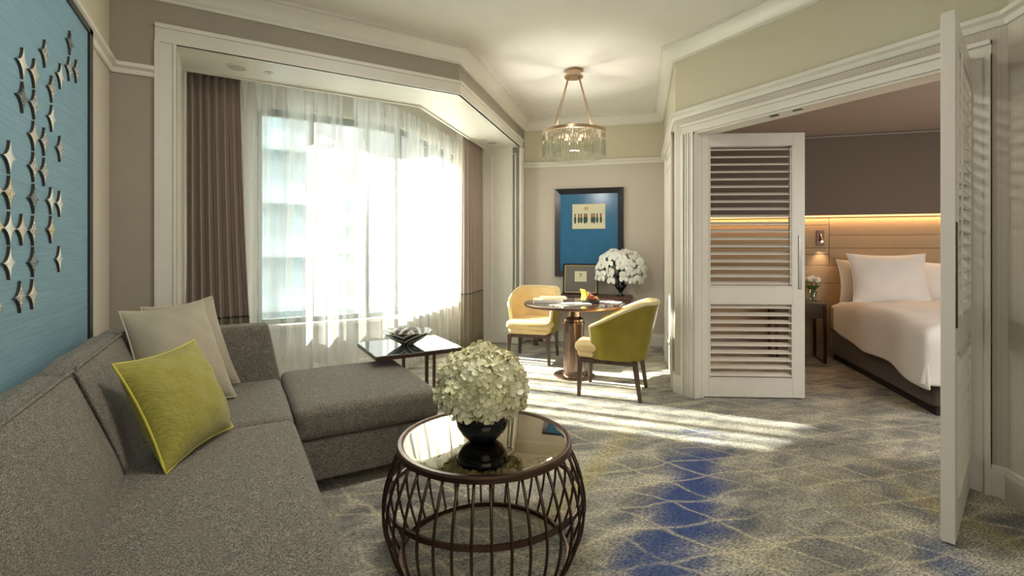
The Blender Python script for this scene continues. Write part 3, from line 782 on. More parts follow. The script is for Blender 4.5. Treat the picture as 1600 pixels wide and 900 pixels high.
# ------------------------------------------------------------------ side table and striped bowl
st_ = thing('side_table', 'low bronze side table with a glossy top overhanging the ottoman', 'table', (1.16, 3.585, 0))
SX0, SX1, SY0, SY1, SZT = .835-1.16, 1.485-1.16, 3.29-3.585, 3.88-3.585, .55
M['gloss'] = plain('dark_mirror_glass', (.30, .32, .30), .03, .85, vary=.02)
bm = NB(); box(bm, SX0, SX1, SY0, SY1, SZT-.010, SZT); bev(bm, .003); obj('glass_top', bm, 'gloss', st_)
bm = NB(); box(bm, SX0+.004, SX1-.004, SY0+.004, SY1-.004, SZT-.034, SZT-.013); bev(bm, .003); obj('top_frame', bm, 'bronze', st_)
for y in (SY0+.02, SY1-.02):
    for x in (1.205-1.16, SX1-.014):
        bm = NB(); box(bm, x-.011, x+.011, y-.011, y+.011, .0, SZT-.033); obj('leg', bm, 'bronze', st_)
    bm = NB(); box(bm, 1.205-1.16, SX1-.014, y-.011, y+.011, 0, .02); obj('runner', bm, 'bronze', st_)
g = G('striped_bowl_glaze'); O = g.obj(); sp_ = g.n('SeparateXYZ', None, _0=O)
ang = g.math('ARCTAN2', sp_.outputs[1], sp_.outputs[0])
rad = g.n('VectorMath', {'operation': 'LENGTH'}, _0=O).outputs['Value']
zig = g.math('ABSOLUTE', g.math('SUBTRACT', g.math('FRACT', g.math('MULTIPLY', ang, 3/math.pi/2)), .5))
s_ = g.math('SINE', g.math('ADD', g.math('MULTIPLY', zig, 26.0), g.math('MULTIPLY', rad, 85.0)))
M['stripes'] = g.done(g.bsdf(g.ramp(s_, (.22, (.04, .035, .03)), (.36, (.66, .63, .56))), .25))
bm = NB(); lathe(bm, [(0, 0), (.045, 0), (.06, .012), (.13, .055), (.183, .100), (.186, .103), (.180, .104), (.125, .062), (.055, .020), (0, .014)], 64)
for v in bm.verts:
    r_ = math.hypot(v.co.x, v.co.y)
    if r_ > .12: v.co.z += .005*math.sin(3*math.atan2(v.co.y, v.co.x)+1)
o = obj('decorative_bowl', bm, 'stripes', None, 'all', (1.155, 3.60, SZT+.001)); tag(o, 'wide shallow bowl with black and cream zigzag stripes on the side table', 'bowl')

# ------------------------------------------------------------------ dining set
DX, DY = 2.985, 3.893
dt = thing('dining_table', 'round dark-topped pedestal table with polished bronze column by the far wall', 'table', (DX, DY, 0))
bm = NB(); lathe(bm, [(0, 0), (.205, 0), (.207, .012), (.195, .022), (.13, .026), (0, .026)], 64); obj('base_plate', bm, 'copper', dt, True)
bm = NB(); lathe(bm, [(0, .02), (.122, .02), (.122, .05), (.108, .06), (.105, .30), (.100, .50), (.104, .52), (.104, .55), (.096, .556), (.096, .58), (.085, .59), (.06, .605), (.055, .69), (.085, .71), (0, .71)], 48); obj('column', bm, 'copper', dt, True)
M['darktop'] = plain('dark_gloss_top', (.055, .032, .022), .06, 0, vary=.1)
bm = NB(); lathe(bm, [(0, .712), (.495, .712), (.495, .741), (0, .741)], 80); obj('table_top', bm, 'darktop', dt, True)
bm = NB(); lathe(bm, [(.494, .714), (.504, .714), (.508, .722), (.508, .736), (.502, .742), (.494, .7415), (.494, .714)], 80); obj('top_rim', bm, 'copper', dt, True)

def chair(label, loc, f):
    t = thing('tub_chair', label, 'chair', (loc[0], loc[1], 0), math.atan2(f[0], -f[1]), 'tub chairs at the pedestal table')
    # plan: superellipse, back at +y, open front at -y
    def plan(th, rx, ry, e=2.7):
        c_, s_ = math.cos(th), math.sin(th); k = (abs(c_)**e+abs(s_)**e)**(-1/e); return Vector((rx*c_*k, ry*s_*k))
    th0, th1, n, nz = R(-38), R(218), 56, 8
    def top(th):
        y_ = plan(th, .28, .28).y; s = max(0, min(1, (y_+.20)/.42)); return .605+.215*s
    def P(th, h, inner):
        tz = top(th); z = .335+(tz-.335)*h
        k = .03+.075*max(0, math.sin(th)); rx = .266+.035*h; ry = .262+k*h
        if inner: rx -= .038*(1-.35*h); ry -= .042*(1-.35*h)
        q = plan(th, rx, ry)
        if math.sin(th) < 0: q.y += .0
        return Vector((q.x, q.y+.03, z if not inner else max(z, .37)))
    A = [[P(th0+(th1-th0)*i/n, j/nz, False) for j in range(nz+1)] for i in range(n+1)]
    B = [[P(th0+(th1-th0)*i/n, j/nz, True) for j in range(nz+1)] for i in range(n+1)]
    for nm, G_, mt in (('outer_shell', A, 'olive'), ('inner_shell', B, 'cream')):
        bm = NB(); V = [[bm.verts.new(p) for p in col] for col in G_]; 
        C = [[bm.verts.new(G_[i][j]*.5+(A if G_ is B else B)[i][j]*.5) for j in range(nz+1)] for i in range(n+1)]
        for i in range(n):
            for j in range(nz): bm.faces.new((V[i][j], V[i+1][j], V[i+1][j+1], V[i][j+1]))
            bm.faces.new((V[i][nz], V[i+1][nz], C[i+1][nz], C[i][nz])); bm.faces.new((V[i][0], V[i+1][0], C[i+1][0], C[i][0]))
        for j in range(nz):
            for i in (0, n): bm.faces.new((V[i][j], V[i][j+1], C[i][j+1], C[i][j]))
        obj(nm, bm, mt, t, True)
    bm = NB(); tp = [(A[i][nz]+B[i][nz])/2+Vector((0, 0, .002)) for i in range(n+1)]
    fr_ = [(A[0][j]+B[0][j])/2 for j in range(nz+1)]; en = [(A[n][j]+B[n][j])/2 for j in range(nz, -1, -1)]
    tube(bm, fr_[:-1]+tp+en[1:], .019, 8, rs=None); obj('edge_welt', bm, 'piping', t, 'all')
    bm = NB(); softbox(bm, -.238, .238, -.285, .185, .325, .395, .05, (0, 0, 0), 10); obj('seat_base', bm, 'cream', t, 'all')
    bm = NB(); softbox(bm, -.256, .256, -.300, .23, .392, .478, .035, (.004, .006, .016), 12)
    for v in bm.verts:
        if v.co.y > 0: v.co.x *= 1-.12*(v.co.y/.25)
    obj('seat_cushion', bm, 'cream', t, 'all')
    bm = NB()
    for x0, x1, y0, y1 in ((-.235, .235, -.265, -.235), (-.235, .235, .20, .23), (-.235, -.205, -.25, .22), (.205, .235, -.25, .22)): box(bm, x0, x1, y0, y1, .295, .332)
    obj('seat_rail', bm, 'walnut', t)
    for sx_ in (-1, 1):
        for sy, yb in ((-1, -.25), (1, .215)):
            bm = NB(); v = box(bm, -.021, .021, -.021, .021, 0, .33)
            for k in v:
                s = .68 if k.co.z < .1 else 1.1; fy = .055 if sy > 0 else .0
                k.co.x *= s; k.co.y *= s
                if k.co.z < .1: k.co.x += sx_*.012; k.co.y += sy*(.045 if sy > 0 else .012)
                k.co.x += sx_*.222; k.co.y += yb
            bev(bm, .004, 1); obj('leg', bm, 'walnut', t)
    return t
chair('yellow cream tub chair behind the pedestal table, seat facing the sofa', (3.03, 4.72), (-.72, -.70))
chair('olive-backed tub chair in front of the pedestal table, its back turned to us', (2.96, 3.28), (-.62, .785))

# things on the dining table
TT = .7425
def mag(label, x, y, rz, w_, h_, t_, cols, z0=TT, name='magazine'):
    t = thing(name, label, 'magazine' if name == 'magazine' else 'book', (DX+x, DY+y, z0), rz)
    bm = NB(); box(bm, -w_/2+.002, w_/2-.002, -h_/2+.002, h_/2-.002, .001, t_-.001); obj('pages', bm, 'petal_white', t)
    bm = NB(); box(bm, -w_/2, w_/2, -h_/2, h_/2, t_-.0012, t_); box(bm, -w_/2, w_/2, -h_/2, h_/2, 0, .001); box(bm, -w_/2, -w_/2+.002, -h_/2, h_/2, 0, t_)
    g = G('cover_'+str(round(x*1000))); n1 = g.noise(g.obj(), 9, 3, .6, 1.5)
    m_ = g.done(g.bsdf(g.ramp(n1, (.35, cols[0]), (.5, cols[1]), (.62, cols[2])), .15)); obj('cover', bm, m_, t)
W_, K_, N_ = (.75, .72, .66), (.08, .08, .09), (.40, .30, .22)
mag('tan hardback book under the others, left side of the pedestal table', -.19, .19, -.55, .30, .22, .030, ((.55, .38, .20), (.60, .42, .24), (.62, .44, .26)), name='book')
mag('slim peach-coloured book lying on the tan hardback', -.13, .18, -.5, .26, .19, .018, ((.70, .45, .28), (.74, .50, .33), (.72, .5, .3)), TT+.031, 'book')
mag('glossy magazine with grey and white cover at the front left table edge', -.22, -.16, .15, .27, .20, .010, (K_, W_, (.45, .47, .48)))
mag('white patterned magazine lying beside the fruit tray', -.06, -.12, -.4, .26, .19, .009, (W_, (.5, .5, .48), W_))
mag('black and white magazine at the right edge of the pedestal table', .30, -.20, -.9, .22, .17, .008, (K_, W_, W_))
tx_, ty_ = .135, -.075
tr = thing('fruit_tray', 'small square black fruit tray on the pedestal table', 'tray', (DX+tx_, DY+ty_, TT), -.5)
bm = NB(); box(bm, -.085, .085, -.085, .085, .0, .022); bev(bm, .003); obj('tray_body', bm, 'blackwood', tr)
M['banana'] = plain('banana_peel', (.72, .50, .06), .5, vary=.1); M['apple'] = plain('apple_skin', (.55, .12, .07), .3, vary=.35, scale=18)
M['pear'] = plain('pear_skin', (.42, .25, .10), .5, vary=.2); M['tang'] = plain('small_orange_peel', (.75, .42, .12), .5, vary=.1)
ban = thing('banana_bunch', 'small bunch of yellow bananas on the fruit tray', 'bananas', (DX+tx_-.05, DY+ty_+.0, TT+.023))
for k in range(3):
    bm = NB(); pts = []; rs = []
    for i in range(11):
        t = i/10; a = R(-60+130*t); pts.append((-.035+.075*math.cos(a)*.6-.02, (k-1)*.028, .055+.06*math.sin(a))); rs.append(.014*math.sin(math.pi*(.12+.76*t))**.6)
    tube(bm, pts, .015, 8, rs=rs); obj('banana', bm, 'banana', ban, 'all')
def fruit(name, label, cat, x, y, r, mat, h=1.0, z=TT+.023):
    t = thing(name, label, cat, (DX+tx_+x, DY+ty_+y, z))
    bm = NB(); pr = [(0, .06*r)]
    for i in range(1, 16):
        a = -math.pi/2+math.pi*i/16; rr = r*math.cos(a)*(1 if h <= 1 else (1-.30*max(0, math.sin(a)))); pr.append((rr, r*h+r*h*math.sin(a)*(.97)))
    pr.append((0, r*h*1.88)); lathe(bm, pr, 20); obj('fruit_skin', bm, mat, t, 'all')
    bm = NB(); tube(bm, [(0, 0, r*h*1.85), (.002, 0, r*h*1.85+.012)], .0018, 5); obj('stem', bm, 'walnut', t)
fruit('apple', 'red apple beside the bananas on the fruit tray', 'apple', .0, -.04, .031, 'apple')
fruit('pear', 'brown pear standing upright behind the apple on the tray', 'pear', .02, .03, .030, 'pear', 1.45)
fruit('tangerine', 'small orange tangerine at the front corner of the tray', 'tangerine', .05, -.055, .019, 'tang')
fruit('tangerine', 'small orange tangerine at the right side of the tray', 'tangerine', .062, -.005, .021, 'tang')

# ------------------------------------------------------------------ console, frames, orchid
con = thing('console_table', 'dark walnut console table against the far wall, behind the pedestal table', 'table', (4.0, 5.06+.0, 0), R(-45))
# local x along the wall, +y towards the wall (wall plane at local y = (9.39-9.06)/sqrt2)
yw = (9.39-9.06)*SQ-.008
bm = NB(); box(bm, -.64, .66, yw-.40, yw, .64, .675); bev(bm, .004); obj('console_top', bm, 'console', con)
bm = NB(); box(bm, -.62, .64, yw-.385, yw-.01, .545, .64); obj('apron', bm, 'console', con)
for x in (-.59, .61):
    for y in (yw-.355, yw-.04):
        bm = NB(); box(bm, x-.03, x+.03, y-.03, y+.03, 0, .55); bev(bm, .003); obj('leg', bm, 'console', con)
def wallpt(s, d): return Vector(R4)+Vector((-SQ, SQ))*s+Vector((-SQ, -SQ))*d     # s from the alcove corner leftwards, d out
pc = wallpt(.985, 0)
pic = thing('framed_picture', 'tall black-framed picture with blue mat and small group print on the far wall', 'picture', (pc.x, pc.y, 1.515), R(-45))
PW, PH = .465, .605
bm = NB()
def mitre_frame(bm, W, H, fw, y0, y1):
    o_ = [(-W, -H), (W, -H), (W, H), (-W, H)]; i_ = [(-W+fw, -H+fw), (W-fw, -H+fw), (W-fw, H-fw), (-W+fw, H-fw)]
    A = [bm.verts.new((x, y1, z)) for x, z in o_]; B = [bm.verts.new((x, y0-.0, z)) for x, z in o_]; C = [bm.verts.new((x, y0+.018, z)) for x, z in i_]; D = [bm.verts.new((x, y1, z)) for x, z in i_]
    for L, Q in ((A, B), (B, C), (C, D)):
        for k in range(4): bm.faces.new((L[k], L[(k+1) % 4], Q[(k+1) % 4], Q[k]))
mitre_frame(bm, PW, PH, .075, -.045, 0); obj('picture_frame', bm, 'blackwood', pic)
M['bluemat'] = plain('blue_mat_board', (.035, .155, .30), .25, vary=.03); M['ivory'] = plain('ivory_paper', (.68, .66, .46), .6, vary=.03)
bm = NB(); box(bm, -PW+.07, PW-.07, -.022, -.006, -PH+.07, PH-.07); obj('picture_mat', bm, 'bluemat', pic)
bm = NB(); box(bm, -.225, .225, -.0225, -.0205, .05, .39); obj('mat_bevel', bm, 'piping', pic)
bm = NB(); box(bm, -.215, .215, -.0235, -.0215, .06, .38); pr_ = obj('print', bm, 'ivory', pic)
M['ink_g'] = plain('green_ink', (.03, .07, .06), .6); M['ink_r'] = plain('red_ink', (.42, .13, .07), .6); M['ink_o'] = plain('orange_ink', (.65, .33, .08), .6)
bm = NB(); b2 = NB()
for i, x in enumerate((-.185, -.135, -.10, -.055, -.03, .045, .075, .115, .165)):
    hh = .10 if i % 3 else .115
    v = bmesh.ops.create_circle(bm, cap_ends=True, segments=10, radius=.5)['verts']
    for k in v: k.co = Vector((x+k.co.x*.034, -.0242, .175+k.co.y*hh))
    box(b2, x-.012, x+.012, -.0246, -.0236, .215, .238)
    v = bmesh.ops.create_circle(bm, cap_ends=True, segments=8, radius=.012)['verts']
    for k in v: k.co = Vector((x+k.co.x, -.0242, .248+k.co.y))
obj('print_figures', bm, 'ink_g', pr_); obj('print_sashes', b2, 'ink_r', pr_)
bm = NB()
for x in (-.05, -.033, -.016): box(bm, x-.007, x+.007, -.0246, -.0236, .325, .352)
box(bm, -.06, -.006, -.0246, -.0236, .31, .325); obj('print_emblem', bm, 'ink_o', pr_)
# leaning small frame on the console
pc2 = wallpt(1.085, .130)
f2 = thing('framed_card', 'smaller black and gold frame with grey mat leaning on the wall above the console', 'picture', (pc2.x, pc2.y, .677), R(-45))
f2.rotation_euler = (R(-8), 0, R(-45))
def shift(bm, dz):
    for v in bm.verts: v.co.z += dz
H2, W2 = .205, .235
bm = NB(); mitre_frame(bm, W2, H2, .018, -.022, 0); shift(bm, H2); obj('outer_frame', bm, 'blackwood', f2)
M['goldleaf'] = plain('pale_gold', (.62, .50, .28), .35, .3)
bm = NB(); mitre_frame(bm, W2-.016, H2-.016, .020, -.020, 0); shift(bm, H2); obj('inner_frame', bm, 'goldleaf', f2)
M['greymat'] = plain('grey_mat_board', (.17, .15, .13), .3, vary=.05)
bm = NB(); box(bm, -W2+.03, W2-.03, -.008, -.002, .03, 2*H2-.03); obj('picture_mat', bm, 'greymat', f2)
bm = NB(); box(bm, -.08, .08, -.0095, -.007, .17, .31); cd = obj('card', bm, 'ivory', f2)
bm = NB(); v = bmesh.ops.create_circle(bm, cap_ends=True, segments=3, radius=.5)['verts']
for k in v: k.co = Vector((k.co.y*.04, -.0099, .262-k.co.x*.02))
box(bm, -.006, .006, -.0102, -.0094, .235, .245); box(bm, -.025, .025, -.0102, -.0094, .275, .279); obj('card_mark', bm, 'dark', cd)

# orchid
vp = Vector((4.40, 4.62)); vz = .677
vp = wallpt(.55, .22)
bm = NB(); lathe(bm, [(0, 0), (.045, 0), (.048, .008), (.022, .03), (.02, .05), (.06, .10), (.085, .135), (.05, .165), (.042, .20), (.07, .26), (.065, .26), (.035, .20), (0, .18)], 40)
o = obj('pedestal_vase', bm, 'black', None, 'all', (vp.x, vp.y, vz)); tag(o, 'black pedestal vase on the right end of the console', 'vase')
orc = thing('orchid_bouquet', 'dome of white orchid stems arching out of the black pedestal vase', 'flowers', (vp.x, vp.y, vz+.24))
rnd = random.Random(5)
def blossom_mesh():
    bm = NB(); s = .046
    for k, (an, L, W) in enumerate(((90, 1.0, .42), (210, .95, .38), (330, .95, .38), (10, 1.0, .72), (170, 1.0, .72))):
        a = R(an); d = Vector((math.cos(a), 0, math.sin(a))); e = Vector((-math.sin(a), 0, math.cos(a)))
        c0 = bm.verts.new((0, .0, 0)); prev = None
        for (r_, w_) in ((.3, .55), (.65, 1.0), (.95, .55)):
            cy = -.10*math.sin(r_*3)-.004*k
            tri = [bm.verts.new((d*r_*L+e*w_*W*q+Vector((0, cy+.12*abs(q), 0)))*s) for q in (-1, 0, 1)]
            if prev is None: bm.faces.new((c0, tri[0], tri[1])); bm.faces.new((c0, tri[1], tri[2]))
            else:
                bm.faces.new((prev[0], tri[0], tri[1], prev[1])); bm.faces.new((prev[1], tri[1], tri[2], prev[2]))
            prev = tri
        tip = bm.verts.new(d*L*s); bm.faces.new((prev[0], tip, prev[1])); bm.faces.new((prev[1], tip, prev[2]))
    bmesh.ops.create_icosphere(bm, subdivisions=1, radius=.007, matrix=Matrix.Translation((0, -.008, -.006)))
    return bm
b0 = obj('blossom', blossom_mesh(), 'petal_white', orc, 'all'); first = True
ax, ay = Vector((SQ, -SQ, 0)), Vector((SQ, SQ, 0))          # along and towards the wall
def dome(th, ph, k=1): return ax*(.325*k*math.sin(th)*math.cos(ph))+ay*(.17*k*math.sin(th)*math.sin(ph))+Vector((0, 0, .06+.30*k*math.cos(th)))
NBL = 100
for i in range(NBL):
    q = (i+.5)/NBL; th = math.acos(1-1.42*q)+rnd.uniform(-.12, .12); ph = i*2.39996+rnd.uniform(-.2, .2)
    p = dome(th, ph, rnd.uniform(.86, 1.03))
    ob = b0 if first else b0.copy()
    if not first: COL.objects.link(ob); ob.parent = orc
    first = False
    nrm_ = ax*math.sin(th)*math.cos(ph)+ay*math.sin(th)*math.sin(ph)+Vector((-.35, -.42, math.cos(th)*.5+.05))+Vector((rnd.uniform(-.4, .4), rnd.uniform(-.4, .4), rnd.uniform(-.4, .3)))
    ob.location = p; ob.rotation_euler = nrm_.normalized().to_track_quat('-Y', 'Z').to_euler(); ob.scale = [rnd.uniform(.95, 1.3)]*3
for k in range(12):
    ph = k*2*math.pi/12; pts = [Vector((0, 0, -.05))]
    for i in range(1, 11):
        t = i/10; pts.append(dome(.25+1.35*t, ph, .93) if t > .4 else Vector((0, 0, -.05)).lerp(dome(.25+1.35*.5, ph, .93), 0)+dome(.3, ph, t*2.2)*.9*t/.45)
    bm = NB(); tube(bm, pts, .0025, 5); obj('stem', bm, 'leaf', orc, 'all')

# ------------------------------------------------------------------ chandelier
light('chandelier_light', 'POINT', (DX, DY, 2.22), 20, (1, .94, .86), shadow_soft_size=.05)
ch = thing('chandelier', 'round chandelier of hanging glass rods on a bronze ring above the dining table', 'lamp', (DX-.005, DY, CZ))
bm = NB(); lathe(bm, [(0, 0), (.082, 0), (.085, -.012), (.075, -.018), (.072, -.055), (.095, -.062), (.095, -.075), (0, -.078)], 40); obj('canopy', bm, 'champagne', ch, True)
ZT, ZB, RR = 2.475-CZ, 2.215-CZ, .315
bm = NB(); lathe(bm, [(RR-.02, ZT), (RR+.008, ZT), (RR+.008, ZT-.030), (RR-.02, ZT-.030), (RR-.02, ZT)], 72); obj('ring', bm, 'champagne', ch, True)
for k in range(4):
    a = R((-68, -8, 112, 172)[k]); bm = NB(); tube(bm, [(.06*math.cos(a), .06*math.sin(a), -.07), (.235*math.cos(a), .235*math.sin(a), ZT-.012)], .005, 6); obj('suspension_rod', bm, 'champagne', ch, 'all')
bm = NB(); tube(bm, [(-.24, -.0, ZT-.014), (.24, 0, ZT-.014)], .006, 6); tube(bm, [(0, -.24, ZT-.014), (0, .24, ZT-.014)], .006, 6)
for k in range(4):
    a = R(57+90*k); tube(bm, [(.23*math.cos(a), .23*math.sin(a), ZT-.012), (RR*math.cos(a), RR*math.sin(a), ZT-.012)], .006, 6)
obj('cross_bars', bm, 'champagne', ch)
bm = NB(); 
def grod(r_, z0, z1, rad):
    bm = NB(); v = bmesh.ops.create_cone(bm, cap_ends=True, segments=6, radius1=rad, radius2=rad, depth=z1-z0)['verts']
    for k in v: k.co += Vector((r_, 0, (z0+z1)/2))
    return bm
r0 = obj('glass_rod', grod(RR-.004, ZB, ZT-.012, .0105), 'crystal', ch); N1 = 64
for i in range(1, N1): dup(r0, rotz=2*math.pi*i/N1, parent=ch)
r1 = obj('glass_rod', grod(.20, ZB+.03, ZT-.03, .010), 'crystal', ch)
for i in range(1, 34): dup(r1, rotz=2*math.pi*i/34, parent=ch)
for k in range(4):
    a = R(12+90*k); bm = NB(); bmesh.ops.create_uvsphere(bm, u_segments=12, v_segments=8, radius=.016, matrix=Matrix.Translation((.10*math.cos(a), .10*math.sin(a), ZT-.06))); obj('bulb', bm, 'bulb', ch, 'all')
    bm = NB(); tube(bm, [(.10*math.cos(a), .10*math.sin(a), ZT-.046), (.10*math.cos(a), .10*math.sin(a), ZT-.014)], .011, 8); obj('bulb_socket', bm, 'champagne', ch)

# ------------------------------------------------------------------ bedroom things
hbz = thing('headboard', 'wide tan upholstered headboard of horizontal panels behind the bed', 'headboard', (HEAD.x+hx.x*.1, HEAD.y+hx.y*.1, 0), R(-45))
M['tan'] = cloth('tan_upholstery', (.40, .285, .17), (.47, .345, .215), (150, 150, 150))
def panelbox(s0, s1, z0, z1):
    bm = NB(); box(bm, s0+.002, s1-.002, -.062, -.004, z0+.002, z1-.002); bev(bm, .006, 3); obj('upholstered_panel', bm, 'tan', hbz, True)
Q = 1.69
for s0, s1, z0, z1 in ((0, Q, 1.57, 1.66), (Q, 4.2, 1.447, 1.66), (0, Q, 1.30, 1.57), (Q, 4.2, 1.295, 1.447), (0, Q, 1.22, 1.30), (Q, 4.2, 1.09, 1.295), (0, Q, 1.09, 1.22),
                       (0, 4.2, .875, 1.09), (0, 4.2, .60, .875), (0, 4.2, .17, .60)):
    panelbox(s0, s1, z0, z1)
def HP(s, d): v = HEAD+hx*s-hy*d; return (v.x, v.y)
# bed: left side plane x-y = 3.07
s_bed = (3.07-(B1[0]-B1[1]))*SQ           # distance along the head wall to the bed's left side
bd = thing('bed', 'large bed with white duvet and brown upholstered base, headboard behind it', 'bed', (*HP(s_bed, .07), 0), R(-45))
# local: x across the bed to the right, -y towards the foot
M['bedbase'] = cloth('brown_bed_base_cloth', (.075, .055, .045), (.115, .088, .07), (200, 200, 200))
bm = NB(); softbox(bm, .0, 1.95, -2.10, -.02, .07, .33, .02, (0, 0, 0), 10); obj('bed_base', bm, 'bedbase', bd, 'all')
bm = NB(); box(bm, .04, 1.91, -2.06, -.04, 0, .08); obj('plinth', bm, 'dark', bd)
bm = NB(); softbox(bm, .0, 1.95, -2.08, -.02, .335, .64, .05, (.01, .01, .01), 12); obj('mattress', bm, 'mattress', bd, 'all')
# duvet: draped grid with hanging sides and foot
bm = NB(); nx, ny = 60, 60; rows = []
for j in range(ny+1):
    row = []
    for i in range(nx+1):
        u = -.50+2.95*i/nx; v = -.42-2.16*j/ny
        def drop(over):
            r = .07
            if over <= 0: return 0, 0
            if over < r*1.57: a = over/r; return r*math.sin(a), r*(1-math.cos(a))
            return r, r+over-r*1.57
        o1, d1 = drop(.02-u); o2, d2 = drop(u-1.93); o3, d3 = drop(-2.06-v)
        x = max(.02, min(1.93, u)); y = max(-2.06, v)
        hang = max(d1, d2, d3)
        fl = min(1, hang*5)
        # the hem hangs lower towards the foot
        k = .62+.28*min(1, max(0, (-v-.45)/1.5))+.05*math.sin(v*5)
        x += -o1*1.25+o2*1.25+fl*(.018*math.sin(v*9)*(-1 if d1 else 1 if d2 else 0)); y += -o3*1.2-fl*(.018*math.sin(u*8) if d3 else 0)
        puff = .035+.02*math.sin(u*5+1)*math.sin(v*4)+.012*math.sin(u*11+v*7)
        z_ = .672+puff*max(0, 1-hang*12)-hang*k
        row.append(bm.verts.new((x, y, max(.10, z_))))
    rows.append(row)
for A, B in zip(rows, rows[1:]):
    for i in range(nx): bm.faces.new((A[i], A[i+1], B[i+1], B[i]))
dv_ = obj('duvet', bm, 'linen', bd, 'all'); m = dv_.modifiers.new('s', 'SOLIDIFY'); m.thickness = .022; m.offset = 1
m = dv_.modifiers.new('sub', 'SUBSURF'); m.levels = 1; m.render_levels = 1
def bedpillow(label, x0, x1, yb, lean, z0, h, th, seed):
    pts = []
    for (x, q) in ((x0, 0), (x1, 0), (x0, 1), (x1, 1)):
        lx, ly = x, yb+lean*q; w_ = Vector(HP(s_bed, .07))+hx*lx+hy*ly; pts.append((w_.x, w_.y, z0+h*q))
    pillow('bed_pillow', label, *pts, th, 'linen', 'linen', 20, seed)['group'] = 'white pillows on the bed'
bedpillow('white bed pillow, leftmost, standing behind the large front pillow', .03, .66, -.24, .10, .665, .50, .09, 1)
bedpillow('large white bed pillow standing in front of the others', .09, .84, -.42, .16, .675, .56, .10, 2)
bedpillow('white bed pillow, right of the large front one', .78, 1.45, -.26, .10, .665, .48, .09, 3)
# nightstand
NS = HP(s_bed-.42, .08)
ns = thing('nightstand', 'tall narrow nightstand with metal legs beside the bed', 'nightstand', (*NS, 0), R(-45))
M['smoked'] = plain('smoked_wood', (.10, .075, .055), .3, .3)
bm = NB(); box(bm, -.24, .28, -.36, 0, .655, .68); bev(bm, .003); obj('stand_top', bm, 'smoked', ns)
bm = NB(); box(bm, -.225, .265, -.345, -.015, .50, .655); bev(bm, .003); obj('drawer', bm, 'smoked', ns)
for x in (-.225, .265):
    for y in (-.345, -.015):
        bm = NB(); box(bm, x-.014, x+.014, y-.014, y+.014, 0, .655); obj('leg', bm, 'bronze', ns)
    bm = NB(); box(bm, x-.014, x+.014, -.345, -.015, 0, .026); obj('runner', bm, 'bronze', ns)
V2 = HP(s_bed-.21, .20)
bm = NB(); lathe(bm, [(0, 0), (.04, 0), (.045, .01), (.05, .13), (.046, .13), (.04, .015), (0, .012)], 24); o = obj('glass_vase', bm, 'clearglass', None, 'all', (*V2, .681)); tag(o, 'small clear glass vase on the nightstand', 'vase')
rs_ = thing('rose_bunch', 'bunch of pale roses with green leaves in the nightstand vase', 'flowers', (*V2, .70))
for k in range(9):
    a = k*2.4; r_ = .085*math.sqrt(k/9); p = Vector((r_*math.cos(a), r_*math.sin(a), .24-.3*r_))
    bm = NB(); tube(bm, [(p.x*.15, p.y*.15, 0), (p.x*.5, p.y*.5, .1), p], .003, 5); obj('stem', bm, 'leaf', rs_)
    bm = NB()
    for q in range(14): floret(bm, p+Vector((0, 0, .006)), Vector((math.sin(q*2.4)*q/9, math.cos(q*2.4)*q/9, 1)), .015+.001*q, rnd)
    bmesh.ops.create_icosphere(bm, subdivisions=2, radius=.022, matrix=Matrix.Translation(p)); obj('rose', bm, 'petal_white', rs_, 'all')
for k in range(10):
    a = k*.63; bm = NB(); c_, s2 = math.cos(a), math.sin(a)
    P4 = [(.02*c_, .02*s2, .10), (.05*c_-.018*s2, .05*s2+.018*c_, .145), (.085*c_, .085*s2, .17), (.05*c_+.018*s2, .05*s2-.018*c_, .145)]
    bm.faces.new([bm.verts.new(p) for p in P4]); o = obj('leaf', bm, 'leaf', rs_); m = o.modifiers.new('s', 'SOLIDIFY'); m.thickness = .0015
# reading lamp on the headboard
SL = HP(s_bed-.09, .063)
rl = thing('reading_lamp', 'small brown wall reading lamp on the headboard above the nightstand', 'lamp', (*SL, 1.42), R(-45))
bm = NB(); box(bm, -.04, .04, -.014, 0, -.09, .09); bev(bm, .003); M['redwood'] = plain('red_brown_leather', (.13, .035, .02), .35); obj('back_plate', bm, 'redwood', rl)
bm = NB(); tube(bm, [(.0, -.02, .055), (.006, -.035, .0), (.01, -.04, -.035)], .010, 10, rs=[.006, .011, .016]); obj('lamp_arm', bm, 'champagne', rl, 'all')
bm = NB(); bmesh.ops.create_uvsphere(bm, u_segments=12, v_segments=8, radius=.012, matrix=Matrix.Translation((.011, -.042, -.045))); obj('bulb', bm, 'bulb', rl, 'all')
LP = Vector(SL)-hy*.07
light('reading_light', 'SPOT', (LP.x, LP.y, 1.34), 5, (1, .68, .40), to=(LP.x+.03, LP.y+.03, .6), spot_size=R(75), spot_blend=.8, shadow_soft_size=.02)
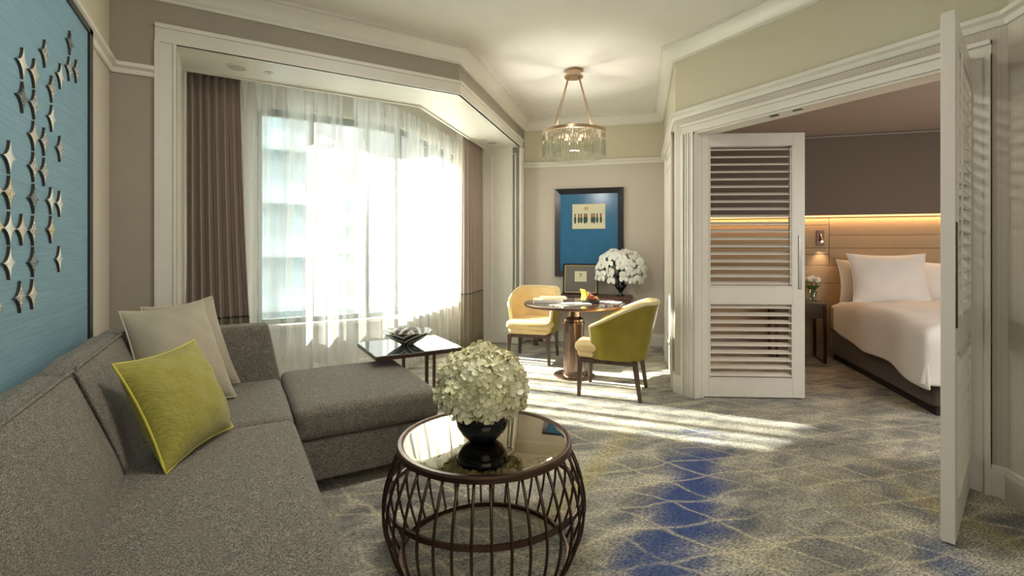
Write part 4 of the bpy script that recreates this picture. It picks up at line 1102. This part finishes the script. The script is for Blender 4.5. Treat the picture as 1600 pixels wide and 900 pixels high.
for s in (.9, 2.2, 3.5):
    P_ = HEAD+hx*s-hy*.092
    light('cove_glow', 'AREA', (P_.x, P_.y, 1.662), 2.6, (1, .58, .27), rot=(R(-12), 0, R(-45)), size=1.3, size_y=.02)

# ------------------------------------------------------------------ the city outside
def tower(label, az, dist, w_, d_, z0, z1, ca, cb, floor_h=3.4):
    a = R(az); x, y = dist*math.sin(a), dist*math.cos(a)
    g = G('facade_'+str(az)); O = g.obj(); s = g.n('SeparateXYZ', None, _0=O)
    fz = g.math('FRACT', g.math('DIVIDE', s.outputs[2], floor_h)); fx = g.math('FRACT', g.math('DIVIDE', g.math('ADD', s.outputs[0], s.outputs[1]), 3.1))
    w1 = g.math('MULTIPLY', g.math('GREATER_THAN', fz, .42), g.math('GREATER_THAN', fx, .22))
    m_ = g.done(g.bsdf(g.mix(w1, ca, cb), .6))
    bm = NB(); box(bm, -w_/2, w_/2, -d_/2, d_/2, 0, z1-z0); box(bm, -w_/2-.4, w_/2+.4, -d_/2-.4, d_/2+.4, z1-z0-.8, z1-z0)
    n = int((z1-z0)/floor_h)
    for i in range(n): box(bm, -w_/2-.7, w_/2+.7, -d_/2-.7, d_/2+.7, i*floor_h, i*floor_h+.35)
    o = obj('tower_block', bm, m_, None, False, (x, y, z0)); o.rotation_euler = (0, 0, -a); tag(o, label, 'building')
Gy, Gn = (.80, .80, .76), (.30, .36, .34)
tower('pale blue tower block filling the left edge of the window view', 2.6, 40, 5, 12, -40, 60, (.60, .70, .73), (.48, .60, .64))
tower('low grey-green block seen left of the window mullion', 7.2, 85, 8, 14, -40, 5, Gy, Gn)
tower('grey-green block with balcony bands right of the window mullion', 14.0, 70, 9, 14, -40, 9, Gy, Gn)
tower('broad pale block low across the middle of the window view', 22, 110, 30, 16, -40, 4, (.85, .84, .8), (.5, .54, .52))
bm = NB(); box(bm, -300, 300, 12, 500, -41, -40); o = obj('city_ground', bm, plain('city_ground', (.38, .40, .38), .9)); o['kind'] = 'structure'
